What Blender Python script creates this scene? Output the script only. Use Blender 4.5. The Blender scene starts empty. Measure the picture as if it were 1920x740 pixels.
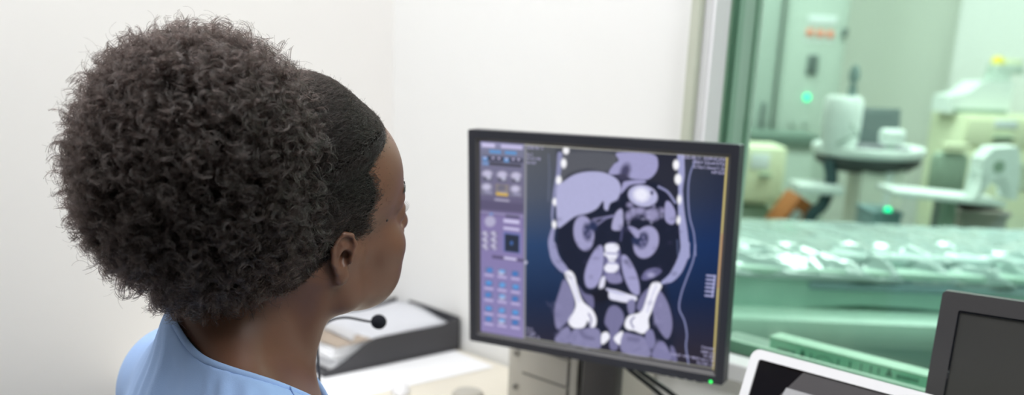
import bpy, bmesh, math, random
import numpy as np
from mathutils import Vector, Matrix

rng = np.random.default_rng(7)
random.seed(7)
SC = bpy.context.scene
COL = SC.collection
PI = math.pi

# ------------------------------------------------------------------ camera
FPX, CYPX = 1867.0, 640.0
RC = np.array([[0.71063, 0.22761, -0.66573],
               [0.70247, -0.17688, 0.68938],
               [0.03916, -0.95755, -0.28558]])
_u, _s, _vt = np.linalg.svd(RC)
RC = _u @ _vt                                   # world <- camera (x right, y down, z forward)
CAM = np.array([1.650, -1.3286, 1.33])


def at(px, py, d):
    """point seen at pixel (px,py) at depth d"""
    return RC @ (np.array([(px - 960) / FPX, (py - CYPX) / FPX, 1.0]) * d) + CAM


def on(px, py, ax, val):
    r = RC @ np.array([(px - 960) / FPX, (py - CYPX) / FPX, 1.0])
    return CAM + r * ((val - CAM[ax]) / r[ax])


def proj(P):
    c = (np.atleast_2d(P) - CAM) @ RC
    return np.c_[c[:, 0] / c[:, 2] * FPX + 960, c[:, 1] / c[:, 2] * FPX + CYPX, c[:, 2]]


cd = bpy.data.cameras.new('camera')
cam = bpy.data.objects.new('camera', cd)
COL.objects.link(cam)
M3 = np.c_[RC[:, 0], -RC[:, 1], -RC[:, 2]]
M4 = Matrix([list(M3[i]) + [CAM[i]] for i in range(3)] + [[0, 0, 0, 1]])
cam.matrix_world = M4
cd.sensor_width = 36.0
cd.lens = FPX / 1920 * 36.0
cd.shift_y = (CYPX - 370.0) / 1920.0
cd.clip_start = 0.05
cd.dof.use_dof = True
cd.dof.focus_distance = 0.925
cd.dof.aperture_fstop = 3.3
SC.camera = cam

vs = SC.view_settings
vs.view_transform = 'Standard'
vs.look = 'None'
vs.exposure = 0.0
vs.gamma = 1.0
vs.use_curve_mapping = False

# ------------------------------------------------------------------ materials
def lin(r, g, b):
    def f(c):
        c /= 255.0
        return c / 12.92 if c <= 0.04045 else ((c + 0.055) / 1.055) ** 2.4
    return (f(r), f(g), f(b), 1.0)


def mat(name, col, rough=0.5, metal=0.0, spec=0.5, noise=0.0, nscale=40.0, bump=0.0, bscale=200.0,
        emit=None, estr=0.0, coat=0.0, sheen=0.0, sss=0.0):
    m = bpy.data.materials.new(name)
    m.use_nodes = True
    nt = m.node_tree
    b = nt.nodes['Principled BSDF']
    b.inputs['Base Color'].default_value = col
    b.inputs['Roughness'].default_value = rough
    b.inputs['Metallic'].default_value = metal
    b.inputs['Specular IOR Level'].default_value = spec
    if coat:
        b.inputs['Coat Weight'].default_value = coat
    if sheen:
        b.inputs['Sheen Weight'].default_value = sheen
    if sss:
        b.inputs['Subsurface Weight'].default_value = sss
        b.inputs['Subsurface Radius'].default_value = (0.008, 0.003, 0.0015)
        b.inputs['Subsurface Scale'].default_value = 1.0
    tc = nt.nodes.new('ShaderNodeTexCoord')
    if noise:
        n = nt.nodes.new('ShaderNodeTexNoise')
        n.inputs['Scale'].default_value = nscale
        n.inputs['Detail'].default_value = 4
        nt.links.new(tc.outputs['Object'], n.inputs['Vector'])
        mx = nt.nodes.new('ShaderNodeMix')
        mx.data_type = 'RGBA'
        mx.inputs[6].default_value = tuple(c * (1 - noise) for c in col[:3]) + (1,)
        mx.inputs[7].default_value = tuple(min(1, c * (1 + noise)) for c in col[:3]) + (1,)
        nt.links.new(n.outputs['Fac'], mx.inputs[0])
        nt.links.new(mx.outputs[2], b.inputs['Base Color'])
    if bump:
        n2 = nt.nodes.new('ShaderNodeTexNoise')
        n2.inputs['Scale'].default_value = bscale
        n2.inputs['Detail'].default_value = 3
        nt.links.new(tc.outputs['Object'], n2.inputs['Vector'])
        bp = nt.nodes.new('ShaderNodeBump')
        bp.inputs['Strength'].default_value = bump
        bp.inputs['Distance'].default_value = 0.001
        nt.links.new(n2.outputs['Fac'], bp.inputs['Height'])
        nt.links.new(bp.outputs['Normal'], b.inputs['Normal'])
    if emit:
        b.inputs['Emission Color'].default_value = emit
        b.inputs['Emission Strength'].default_value = estr
    return m


def glass_mat():
    m = bpy.data.materials.new('green_lead_glass')
    m.use_nodes = True
    nt = m.node_tree
    nt.nodes.clear()
    o = nt.nodes.new('ShaderNodeOutputMaterial')
    t = nt.nodes.new('ShaderNodeBsdfTransparent')
    t.inputs['Color'].default_value = GLASS_COL
    g = nt.nodes.new('ShaderNodeBsdfGlossy')
    g.inputs['Roughness'].default_value = 0.0
    g.inputs['Color'].default_value = (0.9, 1, 0.94, 1)
    fr = nt.nodes.new('ShaderNodeFresnel')
    fr.inputs['IOR'].default_value = 1.35
    mx = nt.nodes.new('ShaderNodeMixShader')
    nt.links.new(fr.outputs[0], mx.inputs[0])
    nt.links.new(t.outputs[0], mx.inputs[1])
    nt.links.new(g.outputs[0], mx.inputs[2])
    nt.links.new(mx.outputs[0], o.inputs[0])
    return m


GLASS_COL = (0.78, 0.92, 0.845, 1)               # each of the pane's two faces

M = {}
M['wall_left'] = mat('warm_white_paint', (0.83, 0.815, 0.80, 1), 0.9, spec=0.2, noise=0.015, nscale=3, bump=0.05, bscale=300)
M['wall'] = mat('white_paint', (0.84, 0.845, 0.84, 1), 0.9, spec=0.2, noise=0.012, nscale=3, bump=0.05, bscale=300)
M['rear'] = mat('dimmed_rear_wall', (0.10, 0.10, 0.10, 1), 0.9, spec=0.2, noise=0.02)  # unseen wall behind the camera, darkened to cut bounce light
M['ceil'] = mat('ceiling_white', (0.85, 0.85, 0.84, 1), 0.95, spec=0.1, noise=0.01)
M['floor'] = mat('vinyl_floor', (0.20, 0.20, 0.20, 1), 0.4, noise=0.08, nscale=12)
M['far'] = mat('exam_wall_paint', (0.84, 0.85, 0.79, 1), 0.9, spec=0.2, noise=0.02, nscale=2)
M['far2'] = mat('exam_side_paint', (0.82, 0.81, 0.80, 1), 0.9, spec=0.2, noise=0.02, nscale=2)
M['trim_beige'] = mat('beige_trim', (0.52, 0.55, 0.46, 1), 0.5, noise=0.03)
M['trim_grey'] = mat('grey_trim', (0.66, 0.67, 0.68, 1), 0.45, noise=0.02)
M['trim_white'] = mat('white_trim', (0.86, 0.86, 0.89, 1), 0.4, noise=0.01)
M['gasket'] = mat('dark_gasket', (0.62, 0.74, 0.66, 1), 0.6)
M['inner_trim'] = mat('aluminium_trim', (0.85, 0.88, 0.85, 1), 0.4, metal=0.0, noise=0.05, nscale=10)
M['glass'] = glass_mat()
M['desk'] = mat('cream_laminate', lin(228, 222, 208), 0.35, noise=0.02, nscale=30)
M['desk_edge'] = mat('desk_panel', (0.5, 0.48, 0.44, 1), 0.5, noise=0.03)
M['black'] = mat('black_plastic', (0.018, 0.019, 0.025, 1), 0.38, noise=0.1, nscale=300, bump=0.1, bscale=1500)
M['frame'] = mat('monitor_plastic', (0.022, 0.0235, 0.033, 1), 0.42, noise=0.06, nscale=400, bump=0.06, bscale=1800)
M['dgrey'] = mat('dark_grey_plastic', (0.052, 0.050, 0.053, 1), 0.5, noise=0.06, nscale=300, bump=0.08, bscale=1500)
M['tray'] = mat('charcoal_tray_plastic', (0.045, 0.044, 0.050, 1), 0.4, noise=0.05, nscale=60)
M['paper'] = mat('white_paper', (0.90, 0.91, 0.94, 1), 0.85, noise=0.01)
M['print'] = mat('photo_print', (0.35, 0.28, 0.22, 1), 0.4, noise=0.5, nscale=45)
M['foam'] = mat('black_foam', (0.012, 0.013, 0.018, 1), 0.95, bump=0.8, bscale=2500, spec=0.2)
M['beige'] = mat('beige_computer_case', (0.50, 0.485, 0.44, 1), 0.5, noise=0.03)
M['slot'] = mat('case_slot', (0.22, 0.21, 0.19, 1), 0.7)
M['white'] = mat('white_plastic', (0.82, 0.82, 0.85, 1), 0.35, noise=0.01)
M['lid'] = mat('grey_plastic', (0.5, 0.48, 0.43, 1), 0.5, noise=0.02)
M['glossblack'] = mat('black_gloss', (0.006, 0.007, 0.010, 1), 0.08, noise=0.05)
M['offscreen'] = mat('switched_off_screen', (0.042, 0.042, 0.040, 1), 0.55, noise=0.05, nscale=500)
M['panelgrey'] = mat('tablet_reflection_grey', (0.42, 0.42, 0.44, 1), 0.35, noise=0.02)
M['paneldark'] = mat('tablet_reflection_dark', (0.085, 0.08, 0.085, 1), 0.35, noise=0.02)
M['led'] = mat('green_led', (0.0, 0.4, 0.1, 1), 0.3, emit=(0.03, 0.9, 0.10, 1), estr=1.2)
M['skin'] = mat('dark_brown_skin', (0.158, 0.076, 0.048, 1), 0.42, spec=0.42, noise=0.14, nscale=30, bump=0.10, bscale=1100, sss=0.15)
M['lip'] = mat('lip_skin', (0.16, 0.06, 0.05, 1), 0.4)
M['eye'] = mat('eye_white', (0.58, 0.53, 0.50, 1), 0.15, noise=0.02)
M['iris'] = mat('brown_iris', (0.03, 0.015, 0.008, 1), 0.1)
M['mole'] = mat('mole_skin', (0.02, 0.010, 0.008, 1), 0.6)
M['scrub'] = mat('light_blue_scrub_cloth', (0.34, 0.50, 0.82, 1), 0.85, spec=0.15, noise=0.04, nscale=60, bump=0.25, bscale=1200, sheen=0.1)
M['under'] = mat('black_undershirt', (0.012, 0.012, 0.014, 1), 0.8, bump=0.2, bscale=1500)
M['cap'] = mat('scalp_hair_base', (0.006, 0.0042, 0.0038, 1), 0.9, spec=0.08, noise=0.3, nscale=300, bump=0.8, bscale=700)
M['stool'] = mat('grey_vinyl', (0.15, 0.15, 0.16, 1), 0.5, noise=0.04)
M['steel'] = mat('steel', (0.6, 0.6, 0.6, 1), 0.3, metal=1.0, noise=0.04)
# exam room
M['table_panel'] = mat('table_shroud_green', (0.48, 0.71, 0.62, 1), 0.45, noise=0.05, nscale=6)
M['table_light'] = mat('table_cover_light', (0.52, 0.72, 0.62, 1), 0.4, noise=0.04, nscale=6)
M['table_blue'] = mat('table_rail_blue', (0.24, 0.36, 0.38, 1), 0.4, noise=0.04)
M['mattress'] = mat('mattress_vinyl', (0.62, 0.75, 0.74, 1), 0.5, noise=0.04)
M['dark_teal'] = mat('dark_teal_plastic', (0.03, 0.07, 0.08, 1), 0.5, noise=0.06)
M['cab'] = mat('control_cabinet_paint', (0.58, 0.66, 0.60, 1), 0.6, noise=0.03, nscale=4)
M['cab_edge'] = mat('cabinet_edge_paint', (0.46, 0.54, 0.49, 1), 0.6, noise=0.03)
M['label_white'] = mat('white_label', (0.86, 0.90, 0.92, 1), 0.6)
M['counter'] = mat('dark_counter_top', (0.17, 0.24, 0.20, 1), 0.5, noise=0.05)
M['plunger'] = mat('grey_teal_plastic', (0.20, 0.28, 0.27, 1), 0.5)
M['red'] = mat('red_switch', (0.85, 0.25, 0.16, 1), 0.4, emit=(1, 0.25, 0.15, 1), estr=0.25)
M['meter'] = mat('grey_meter', (0.13, 0.17, 0.16, 1), 0.4)
M['yellow'] = mat('pale_yellow_laminate', (0.84, 0.86, 0.62, 1), 0.5, noise=0.02)
M['yellow2'] = mat('bright_yellow_plastic', (0.95, 0.75, 0.05, 1), 0.4)
M['ltwhite'] = mat('machine_white', (0.88, 0.92, 0.90, 1), 0.4, noise=0.015)
M['grey_scr'] = mat('laptop_grey', (0.16, 0.20, 0.20, 1), 0.4, noise=0.03)
M['darkbase'] = mat('tray_underside', (0.05, 0.06, 0.06, 1), 0.5)
M['purple'] = mat('keyboard_grey', (0.26, 0.25, 0.28, 1), 0.5, noise=0.05)
M['pillar'] = mat('stand_column_paint', (0.86, 0.86, 0.76, 1), 0.5, noise=0.03)
M['orange'] = mat('orange_binder', (0.52, 0.16, 0.04, 1), 0.6, noise=0.25, nscale=14)
M['greygreen'] = mat('greygreen_vinyl', (0.34, 0.44, 0.35, 1), 0.6, noise=0.06)
M['box_green'] = mat('jade_box_front', (0.52, 0.88, 0.72, 1), 0.5, noise=0.04)
M['box_top'] = mat('jade_box_top', (0.66, 0.88, 0.74, 1), 0.5, noise=0.03)
M['sill_in'] = mat('grey_green_sill', (0.36, 0.46, 0.40, 1), 0.5, noise=0.05)
M['mark'] = mat('dark_reflection_marks', (0.10, 0.24, 0.19, 1), 0.6)
M['glow_dot'] = mat('bright_green_glow', (0.0, 0.4, 0.2, 1), 0.3, emit=(0.0, 1.0, 0.42, 1), estr=2.6)  # small glowing green dots


def plastic_mat():
    m = mat('clear_plastic_wrap', (0.47, 0.58, 0.57, 1), 0.12, spec=0.9, noise=0.08, nscale=9)
    nt = m.node_tree
    b = nt.nodes['Principled BSDF']
    tc = nt.nodes.new('ShaderNodeTexCoord')
    n = nt.nodes.new('ShaderNodeTexNoise')
    n.inputs['Scale'].default_value = 6
    n.inputs['Detail'].default_value = 2
    n.inputs['Distortion'].default_value = 1.2
    nt.links.new(tc.outputs['Object'], n.inputs['Vector'])
    bp = nt.nodes.new('ShaderNodeBump')
    bp.inputs['Strength'].default_value = 0.3
    bp.inputs['Distance'].default_value = 0.02
    nt.links.new(n.outputs['Fac'], bp.inputs['Height'])
    nt.links.new(bp.outputs['Normal'], b.inputs['Normal'])
    b.inputs['Coat Weight'].default_value = 0.6
    b.inputs['Coat Roughness'].default_value = 0.08
    return m


M['wrap'] = plastic_mat()


def hair_mat(name, col, rough, rad, ior=1.55):
    m = bpy.data.materials.new(name)
    m.use_nodes = True
    nt = m.node_tree
    nt.nodes.clear()
    o = nt.nodes.new('ShaderNodeOutputMaterial')
    h = nt.nodes.new('ShaderNodeBsdfHairPrincipled')
    h.parametrization = 'COLOR'
    h.inputs['IOR'].default_value = ior
    h.inputs['Color'].default_value = col
    h.inputs['Roughness'].default_value = rough
    h.inputs['Radial Roughness'].default_value = rad
    if 'Random Roughness' in h.inputs:
        h.inputs['Random Roughness'].default_value = 0.2
    nt.links.new(h.outputs[0], o.inputs[0])
    return m


M['curl'] = hair_mat('dark_curly_hair', (0.008, 0.0050, 0.0043, 1), 0.27, 0.40, 1.46)
M['strand'] = hair_mat('dark_scalp_hair', (0.006, 0.0040, 0.0035, 1), 0.32, 0.45, 1.38)
M['lash'] = mat('black_lash', (0.008, 0.007, 0.007, 1), 0.6)

# ------------------------------------------------------------------ mesh helpers
def tag(o, label, cat, group=None, kind=None):
    if label:
        o['label'] = label
    if cat:
        o['category'] = cat
    if group:
        o['group'] = group
    if kind:
        o['kind'] = kind
    return o


def empty(name, loc, label, cat, rz=0.0, group=None):
    o = bpy.data.objects.new(name, None)
    COL.objects.link(o)
    o.location = Vector([float(v) for v in loc])
    o.rotation_euler = (0, 0, rz)
    return tag(o, label, cat, group)


def link(name, me, m, parent=None, smooth=False):
    if not isinstance(m, (list, tuple)):
        m = [m]
    for x in m:
        me.materials.append(x)
    if smooth:
        me.polygons.foreach_set('use_smooth', [True] * len(me.polygons))
    o = bpy.data.objects.new(name, me)
    COL.objects.link(o)
    if parent is not None:
        o.parent = parent
    return o


def obj(name, bm, m, parent=None, smooth=False, angle=None):
    bmesh.ops.recalc_face_normals(bm, faces=bm.faces[:])
    me = bpy.data.meshes.new(name)
    bm.to_mesh(me)
    bm.free()
    o = link(name, me, m, parent, smooth)
    if angle is not None:
        me.polygons.foreach_set('use_smooth', [True] * len(me.polygons))
        me.set_sharp_from_angle(angle=math.radians(angle))
    return o


def struct(name, bm, m, parent=None):
    o = obj(name, bm, m, parent)
    if parent is None:
        o['kind'] = 'structure'
    return o


def B():
    return bmesh.new()


def box(bm, c, s, bev=0.0, rot=None, seg=2, mi=0):
    """box of size s centred on c, edges rounded by bev"""
    r = bmesh.ops.create_cube(bm, size=1.0)
    vv = r['verts']
    bmesh.ops.scale(bm, vec=Vector(s), verts=vv)
    fs = set(f for v in vv for f in v.link_faces)
    if bev > 0:
        es = list(set(e for v in vv for e in v.link_edges))
        rr = bmesh.ops.bevel(bm, geom=es, offset=bev, segments=seg, affect='EDGES', profile=0.5)
        vv = list(set(v for f in rr['faces'] for v in f.verts) | set(v for v in vv if v.is_valid))
        fs = set(f for v in vv for f in v.link_faces)
    for f in fs:
        f.material_index = mi
    if rot is not None:
        bmesh.ops.rotate(bm, cent=(0, 0, 0), matrix=rot, verts=vv)
    bmesh.ops.translate(bm, vec=Vector([float(x) for x in c]), verts=vv)
    return vv


def span(bm, lo, hi, bev=0.0, mi=0):
    lo = np.array(lo, float)
    hi = np.array(hi, float)
    return box(bm, (lo + hi) / 2, hi - lo, bev, mi=mi)


def lathe(bm, prof, n=32, c=(0, 0, 0), mat3=None):
    """prof: list of (r,z); closed at the axis where r==0"""
    rings = []
    for r, z in prof:
        if r < 1e-6:
            rings.append([bm.verts.new((0, 0, z))])
        else:
            rings.append([bm.verts.new((r * math.cos(2 * PI * i / n), r * math.sin(2 * PI * i / n), z)) for i in range(n)])
    for a, b in zip(rings[:-1], rings[1:]):
        if len(a) == 1 and len(b) == 1:
            continue
        for i in range(n):
            j = (i + 1) % n
            if len(a) == 1:
                bm.faces.new((a[0], b[i], b[j]))
            elif len(b) == 1:
                bm.faces.new((a[i], a[j], b[0]))
            else:
                bm.faces.new((a[i], a[j], b[j], b[i]))
    vv = [v for r in rings for v in r]
    if mat3 is not None:
        bmesh.ops.rotate(bm, cent=(0, 0, 0), matrix=mat3, verts=vv)
    bmesh.ops.translate(bm, vec=Vector([float(x) for x in c]), verts=vv)
    return vv


def tube(bm, pts, r, n=10):
    pts = [Vector([float(x) for x in p]) for p in pts]
    rs = r if isinstance(r, (list, tuple)) else [r] * len(pts)
    rings = []
    up = Vector((0, 0, 1))
    for i, p in enumerate(pts):
        t = (pts[min(i + 1, len(pts) - 1)] - pts[max(i - 1, 0)]).normalized()
        a = t.cross(up)
        if a.length < 1e-3:
            a = t.cross(Vector((1, 0, 0)))
        a.normalize()
        b = t.cross(a).normalized()
        rings.append([bm.verts.new(p + (a * math.cos(2 * PI * k / n) + b * math.sin(2 * PI * k / n)) * rs[i]) for k in range(n)])
    for a, b in zip(rings[:-1], rings[1:]):
        for k in range(n):
            j = (k + 1) % n
            bm.faces.new((a[k], a[j], b[j], b[k]))
    bm.faces.new(rings[0][::-1])
    bm.faces.new(rings[-1])


def spline(pts, n=8):
    """Catmull-Rom through pts"""
    P = [np.array(p, float) for p in pts]
    P = [2 * P[0] - P[1]] + P + [2 * P[-1] - P[-2]]
    out = []
    for i in range(1, len(P) - 2):
        for k in range(n):
            t = k / n
            a, b, c, d = P[i - 1], P[i], P[i + 1], P[i + 2]
            out.append(0.5 * (2 * b + (c - a) * t + (2 * a - 5 * b + 4 * c - d) * t * t + (3 * b - a - 3 * c + d) * t ** 3))
    out.append(P[-2])
    return out


def prism(bm, poly, z0, z1):
    a = [bm.verts.new((x, y, z0)) for x, y in poly]
    b = [bm.verts.new((x, y, z1)) for x, y in poly]
    n = len(poly)
    bm.faces.new(a[::-1])
    bm.faces.new(b)
    for i in range(n):
        j = (i + 1) % n
        bm.faces.new((a[i], a[j], b[j], b[i]))
    return a + b


def place(o, T):
    o.matrix_world = T


def frame4(o, x, y, z):
    return Matrix([[float(x[i]), float(y[i]), float(z[i]), float(o[i])] for i in range(3)] + [[0, 0, 0, 1]])


# ------------------------------------------------------------------ the two rooms
# X runs along the window wall, Y goes through the glass into the examination room
WIN_X0, WIN_X1, WIN_Z0, WIN_Z1 = 0.765, 3.10, 0.872, 2.05
bm = B(); span(bm, (-2.6, -5.3, -0.10), (5.1, 4.1, 0.0)); struct('floor', bm, M['floor'])
bm = B(); span(bm, (-2.6, -5.3, 2.60), (5.1, 4.1, 2.70)); struct('ceiling', bm, M['ceil'])
bm = B(); span(bm, (-0.12, -5.2, 0.0), (0.0, 0.0, 2.60)); struct('wall_left', bm, M['wall_left'])
bm = B(); span(bm, (-0.12, -5.3, 0.0), (5.0, -5.2, 2.60)); struct('wall_front', bm, M['rear'])
bm = B(); span(bm, (5.0, -5.3, 0.0), (5.1, 4.1, 2.60)); struct('wall_right', bm, M['far2'])
bm = B()
WT = 0.11
span(bm, (-2.5, 0.0, 0.0), (WIN_X0, WT, 2.60))
span(bm, (WIN_X0, 0.0, 0.0), (5.0, WT, WIN_Z0 - 0.036))
span(bm, (WIN_X0, 0.0, WIN_Z1), (5.0, WT, 2.60))
span(bm, (WIN_X1, 0.0, WIN_Z0 - 0.036), (5.0, WT, WIN_Z1))
struct('wall_back', bm, M['wall'])
bm = B(); span(bm, (-2.5, 3.70, 0.0), (5.0, 3.82, 2.60)); struct('wall_far', bm, M['far'])
bm = B(); span(bm, (-2.6, 0.0, 0.0), (-2.5, 3.82, 2.60)); struct('wall_far_left', bm, M['far'])
bm = B(); span(bm, (-0.22, 3.40, 0.0), (1.4, 3.70, 2.60)); struct('wall_alcove', bm, M['far2'])
bm = B(); span(bm, (0.0, -0.012, 0.0), (5.0, 0.0, 0.08), 0.003); struct('baseboard_back', bm, M['trim_grey'])

# window
win = bpy.data.objects.new('window_1', None); COL.objects.link(win)
win['kind'] = 'structure'
win.location = (WIN_X0, 0, WIN_Z0)
bpy.context.view_layer.update()


def wpart(name, bm, m):
    for v in bm.verts:
        v.co -= Vector((WIN_X0, 0, WIN_Z0))
    return obj(name, bm, m, win)


bm = B(); span(bm, (WIN_X0 - 0.033, -0.022, WIN_Z0 - 0.036), (WIN_X0 - 0.015, 0.0, WIN_Z1 + 0.033), 0.003); wpart('outer_trim', bm, M['trim_beige'])
bm = B(); span(bm, (WIN_X0 - 0.015, -0.012, WIN_Z0 - 0.036), (WIN_X0 - 0.001, 0.0, WIN_Z1 + 0.015), 0.002)
span(bm, (WIN_X0 - 0.015, -0.012, WIN_Z1), (WIN_X1 + 0.015, 0.0, WIN_Z1 + 0.02), 0.002)
span(bm, (WIN_X1, -0.012, WIN_Z0 - 0.036), (WIN_X1 + 0.02, 0.0, WIN_Z1), 0.002)
wpart('window_frame', bm, M['trim_grey'])
bm = B(); span(bm, (WIN_X0 - 0.001, -0.010, WIN_Z0), (WIN_X0 + 0.004, 0.030, WIN_Z1), 0.001); wpart('jamb', bm, M['trim_white'])
bm = B(); span(bm, (WIN_X0, -0.016, WIN_Z0 - 0.036), (WIN_X1, 0.030, WIN_Z0 - 0.006), 0.003); wpart('sill', bm, M['trim_grey'])
bm = B(); span(bm, (WIN_X0 + 0.004, 0.030, WIN_Z0 - 0.002), (WIN_X1, 0.042, WIN_Z1)); wpart('glass_pane', bm, M['glass'])
bm = B()
span(bm, (WIN_X0 + 0.001, 0.046, WIN_Z0), (WIN_X0 + 0.010, 0.060, WIN_Z1))
span(bm, (WIN_X0 + 0.002, 0.096, WIN_Z0), (WIN_X0 + 0.012, 0.102, WIN_Z1))
span(bm, (WIN_X0, 0.046, WIN_Z0 - 0.004), (WIN_X1, 0.056, WIN_Z0 + 0.010))
wpart('gasket', bm, M['gasket'])
bm = B()
span(bm, (WIN_X0 + 0.001, 0.060, WIN_Z0), (WIN_X0 + 0.008, 0.096, WIN_Z1), 0.003)
span(bm, (WIN_X0 - 0.03, 0.111, WIN_Z0 - 0.04), (WIN_X0 + 0.006, 0.122, WIN_Z1 + 0.03), 0.003)
wpart('inner_frame', bm, M['inner_trim'])
bm = B(); span(bm, (WIN_X0, 0.043, WIN_Z0 - 0.036), (WIN_X1, 0.15, WIN_Z0 - 0.006), 0.003); wpart('inner_sill', bm, M['sill_in'])

# ------------------------------------------------------------------ lights
def area(name, loc, size, power, col=(1, 1, 1), sy=None):
    l = bpy.data.lights.new(name, 'AREA')
    l.energy = power
    l.color = col
    l.shape = 'RECTANGLE'
    l.size = size
    l.size_y = sy or size
    o = bpy.data.objects.new(name, l)
    COL.objects.link(o)
    o.location = loc
    return o


LK = 0.685
LX = 1.0
SCREEN_GAIN = 1.0
area('ceiling_lamp', (0.55, -0.85, 2.58), 1.2, 36 * LK, (1.0, 1.0, 1.0), 0.6)
area('ceiling_lamp', (2.4, -0.75, 2.58), 1.2, 52 * LK, (1.0, 1.0, 1.0), 0.6)
area('ceiling_lamp', (0.45, -2.0, 2.58), 1.2, 12 * LK, (1.0, 1.0, 1.0), 0.6)
area('ceiling_lamp', (0.4, 2.1, 2.58), 1.2, 42 * LX, (1, 0.98, 1.0), 0.6)
area('ceiling_lamp', (-1.2, 2.4, 2.58), 1.2, 30 * LX, (1, 0.98, 1.0), 0.6)
area('ceiling_lamp', (1.25, 0.85, 2.58), 1.0, 21 * LX, (1, 0.98, 1.0), 0.6)
w = bpy.data.worlds.new('world')
SC.world = w
w.use_nodes = True
w.node_tree.nodes['Background'].inputs[0].default_value = (0.9, 0.95, 1, 1)
w.node_tree.nodes['Background'].inputs[1].default_value = 0.2
SC.cycles.use_denoising = True
SC.cycles.max_bounces = 10
SC.cycles.diffuse_bounces = 6
SC.cycles.transparent_max_bounces = 16
SC.cycles.sample_clamp_indirect = 6.0
SC.cycles_curves.shape = 'RIBBONS'
SC.cycles_curves.subdivisions = 2

# ------------------------------------------------------------------ desk and what lies on it
DZ = 0.73
desk = empty('desk', (1.7, -0.31, 0), 'cream laminate desk running along the window wall', 'desk')
bm = B(); box(bm, (0, 0, DZ - 0.015), (3.38, 0.61, 0.03), 0.004); obj('desktop', bm, M['desk'], desk)
for s in (-1.66, -0.2, 1.66):
    bm = B(); box(bm, (s, 0, (DZ - 0.03) / 2), (0.03, 0.56, DZ - 0.03), 0.002); obj('side_panel', bm, M['desk_edge'], desk)
bm = B(); box(bm, (0, 0.27, 0.5), (3.28, 0.018, 0.36), 0.002); obj('back_panel', bm, M['desk_edge'], desk)

# letter tray in the corner
TR = math.radians(-4.0)
tray = empty('letter_tray', (0.226, -0.006, DZ + 0.0012), 'charcoal letter tray full of papers in the desk corner', 'letter tray', TR)
TW, TL, TH = 0.215, 0.318, 0.066
bm = B(); span(bm, (-TW, -TL, 0.0), (0, -0.003, 0.003)); obj('tray_floor', bm, M['tray'], tray)


def tray_side(x0, x1):
    prof = [(-0.001, 0.0), (-0.001, TH)]
    for t in np.linspace(0, 1, 14):
        y = -0.02 - t * (TL - 0.02)
        q = (y + TL) / TL
        s = min(1, max(0, (q - 0.03) / 0.36))
        s = s * s * (3 - 2 * s)
        prof.append((y, 0.012 + (TH - 0.008 - 0.012) * s if t > 0.05 else TH - 0.002))
    prof.append((-TL, 0.0))
    bm = B()
    a = [bm.verts.new((x0, y, z)) for y, z in prof]
    b = [bm.verts.new((x1, y, z)) for y, z in prof]
    n = len(prof)
    bm.faces.new(a); bm.faces.new(b[::-1])
    for i in range(n):
        j = (i + 1) % n
        bm.faces.new((a[i], b[i], b[j], a[j]))
    # rolled foot along the bottom edge
    span(bm, (min(x0, x1) - 0.001, -TL, 0.0), (max(x0, x1) + 0.002, -0.001, 0.006), 0.0015)
    return bm


for x0, x1 in ((-0.004, 0.0), (-TW, -TW + 0.004)):
    obj('tray_side', tray_side(x0, x1), M['tray'], tray)
bm = B(); box(bm, (-TW / 2, -0.0035, TH / 2 + 0.001), (TW, 0.005, TH + 0.002), 0.0015); obj('tray_back', bm, M['black'], tray)
tk = TH - 0.020
bm = B()
for k, (dx, dy, rz) in enumerate(((0, 0, 0), (-0.004, 0.004, 0.02), (0.002, -0.003, -0.015), (-0.002, 0.001, 0.01))):
    z0 = 0.004 + k * tk / 4
    box(bm, (-TW / 2 + dx, -TL / 2 + 0.008 + dy, z0 + tk / 8), (TW - 0.024, TL - 0.035, tk / 4 - 0.0012), 0.0008, Matrix.Rotation(rz, 3, 'Z'))
T4 = Matrix.Translation((0.226, -0.006, DZ + 0.0012)) @ Matrix.Rotation(TR, 4, 'Z')
o = obj('paper_stack', bm, M['paper'])
tag(o, 'stack of white papers lying inside the charcoal letter tray', 'papers')
o.matrix_world = T4 @ Matrix.Translation((0, 0, 0))
# curled top sheet
bm = B()
nx, ny = 14, 18
g = [[None] * (ny + 1) for _ in range(nx + 1)]
for i in range(nx + 1):
    for j in range(ny + 1):
        x = -TW + 0.012 + (TW - 0.026) * i / nx
        y = -TL * 0.78 + (TL * 0.78 - 0.012) * j / ny
        z = tk + 0.0065 + 0.010 * (j / ny) ** 2 * (0.6 + 0.4 * math.sin(5 * i / nx)) + 0.0025 * math.sin(7 * j / ny + 3 * i / nx)
        g[i][j] = bm.verts.new((x, y, z))
for i in range(nx):
    for j in range(ny):
        bm.faces.new((g[i][j], g[i + 1][j], g[i + 1][j + 1], g[i][j + 1]))
r = bmesh.ops.solidify(bm, geom=bm.faces[:], thickness=0.0006)
o = obj('paper_sheet', bm, M['paper'], smooth=True)
tag(o, 'curled white sheet on top of the papers in the tray', 'paper')
o.matrix_world = T4
bm = B(); box(bm, (0, 0, 0), (0.13, 0.085, 0.0012), 0.0004)
o = obj('printed_sheet', bm, M['print'])
tag(o, 'brown printed picture sheet at the low front of the tray', 'paper')
o.matrix_world = T4 @ Matrix.Translation((-0.072, -0.255, tk + 0.0062)) @ Matrix.Rotation(0.15, 4, 'Z') @ Matrix.Rotation(-0.02, 4, 'X')

# loose sheets under the tray
SHT = math.radians(-5)
bm = B()
for k in range(3):
    box(bm, (-0.149 + 0.0015 * k, -0.21 - 0.002 * k, 0.0004 + 0.0003 * k), (0.297, 0.42, 0.0003))
o = obj('paper_pad', bm, M['paper'])
tag(o, 'large flat white sheets lying on the desk under the tray', 'paper')
o.matrix_world = Matrix.Translation((0.350, -0.030, DZ)) @ Matrix.Rotation(SHT, 4, 'Z')

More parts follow.
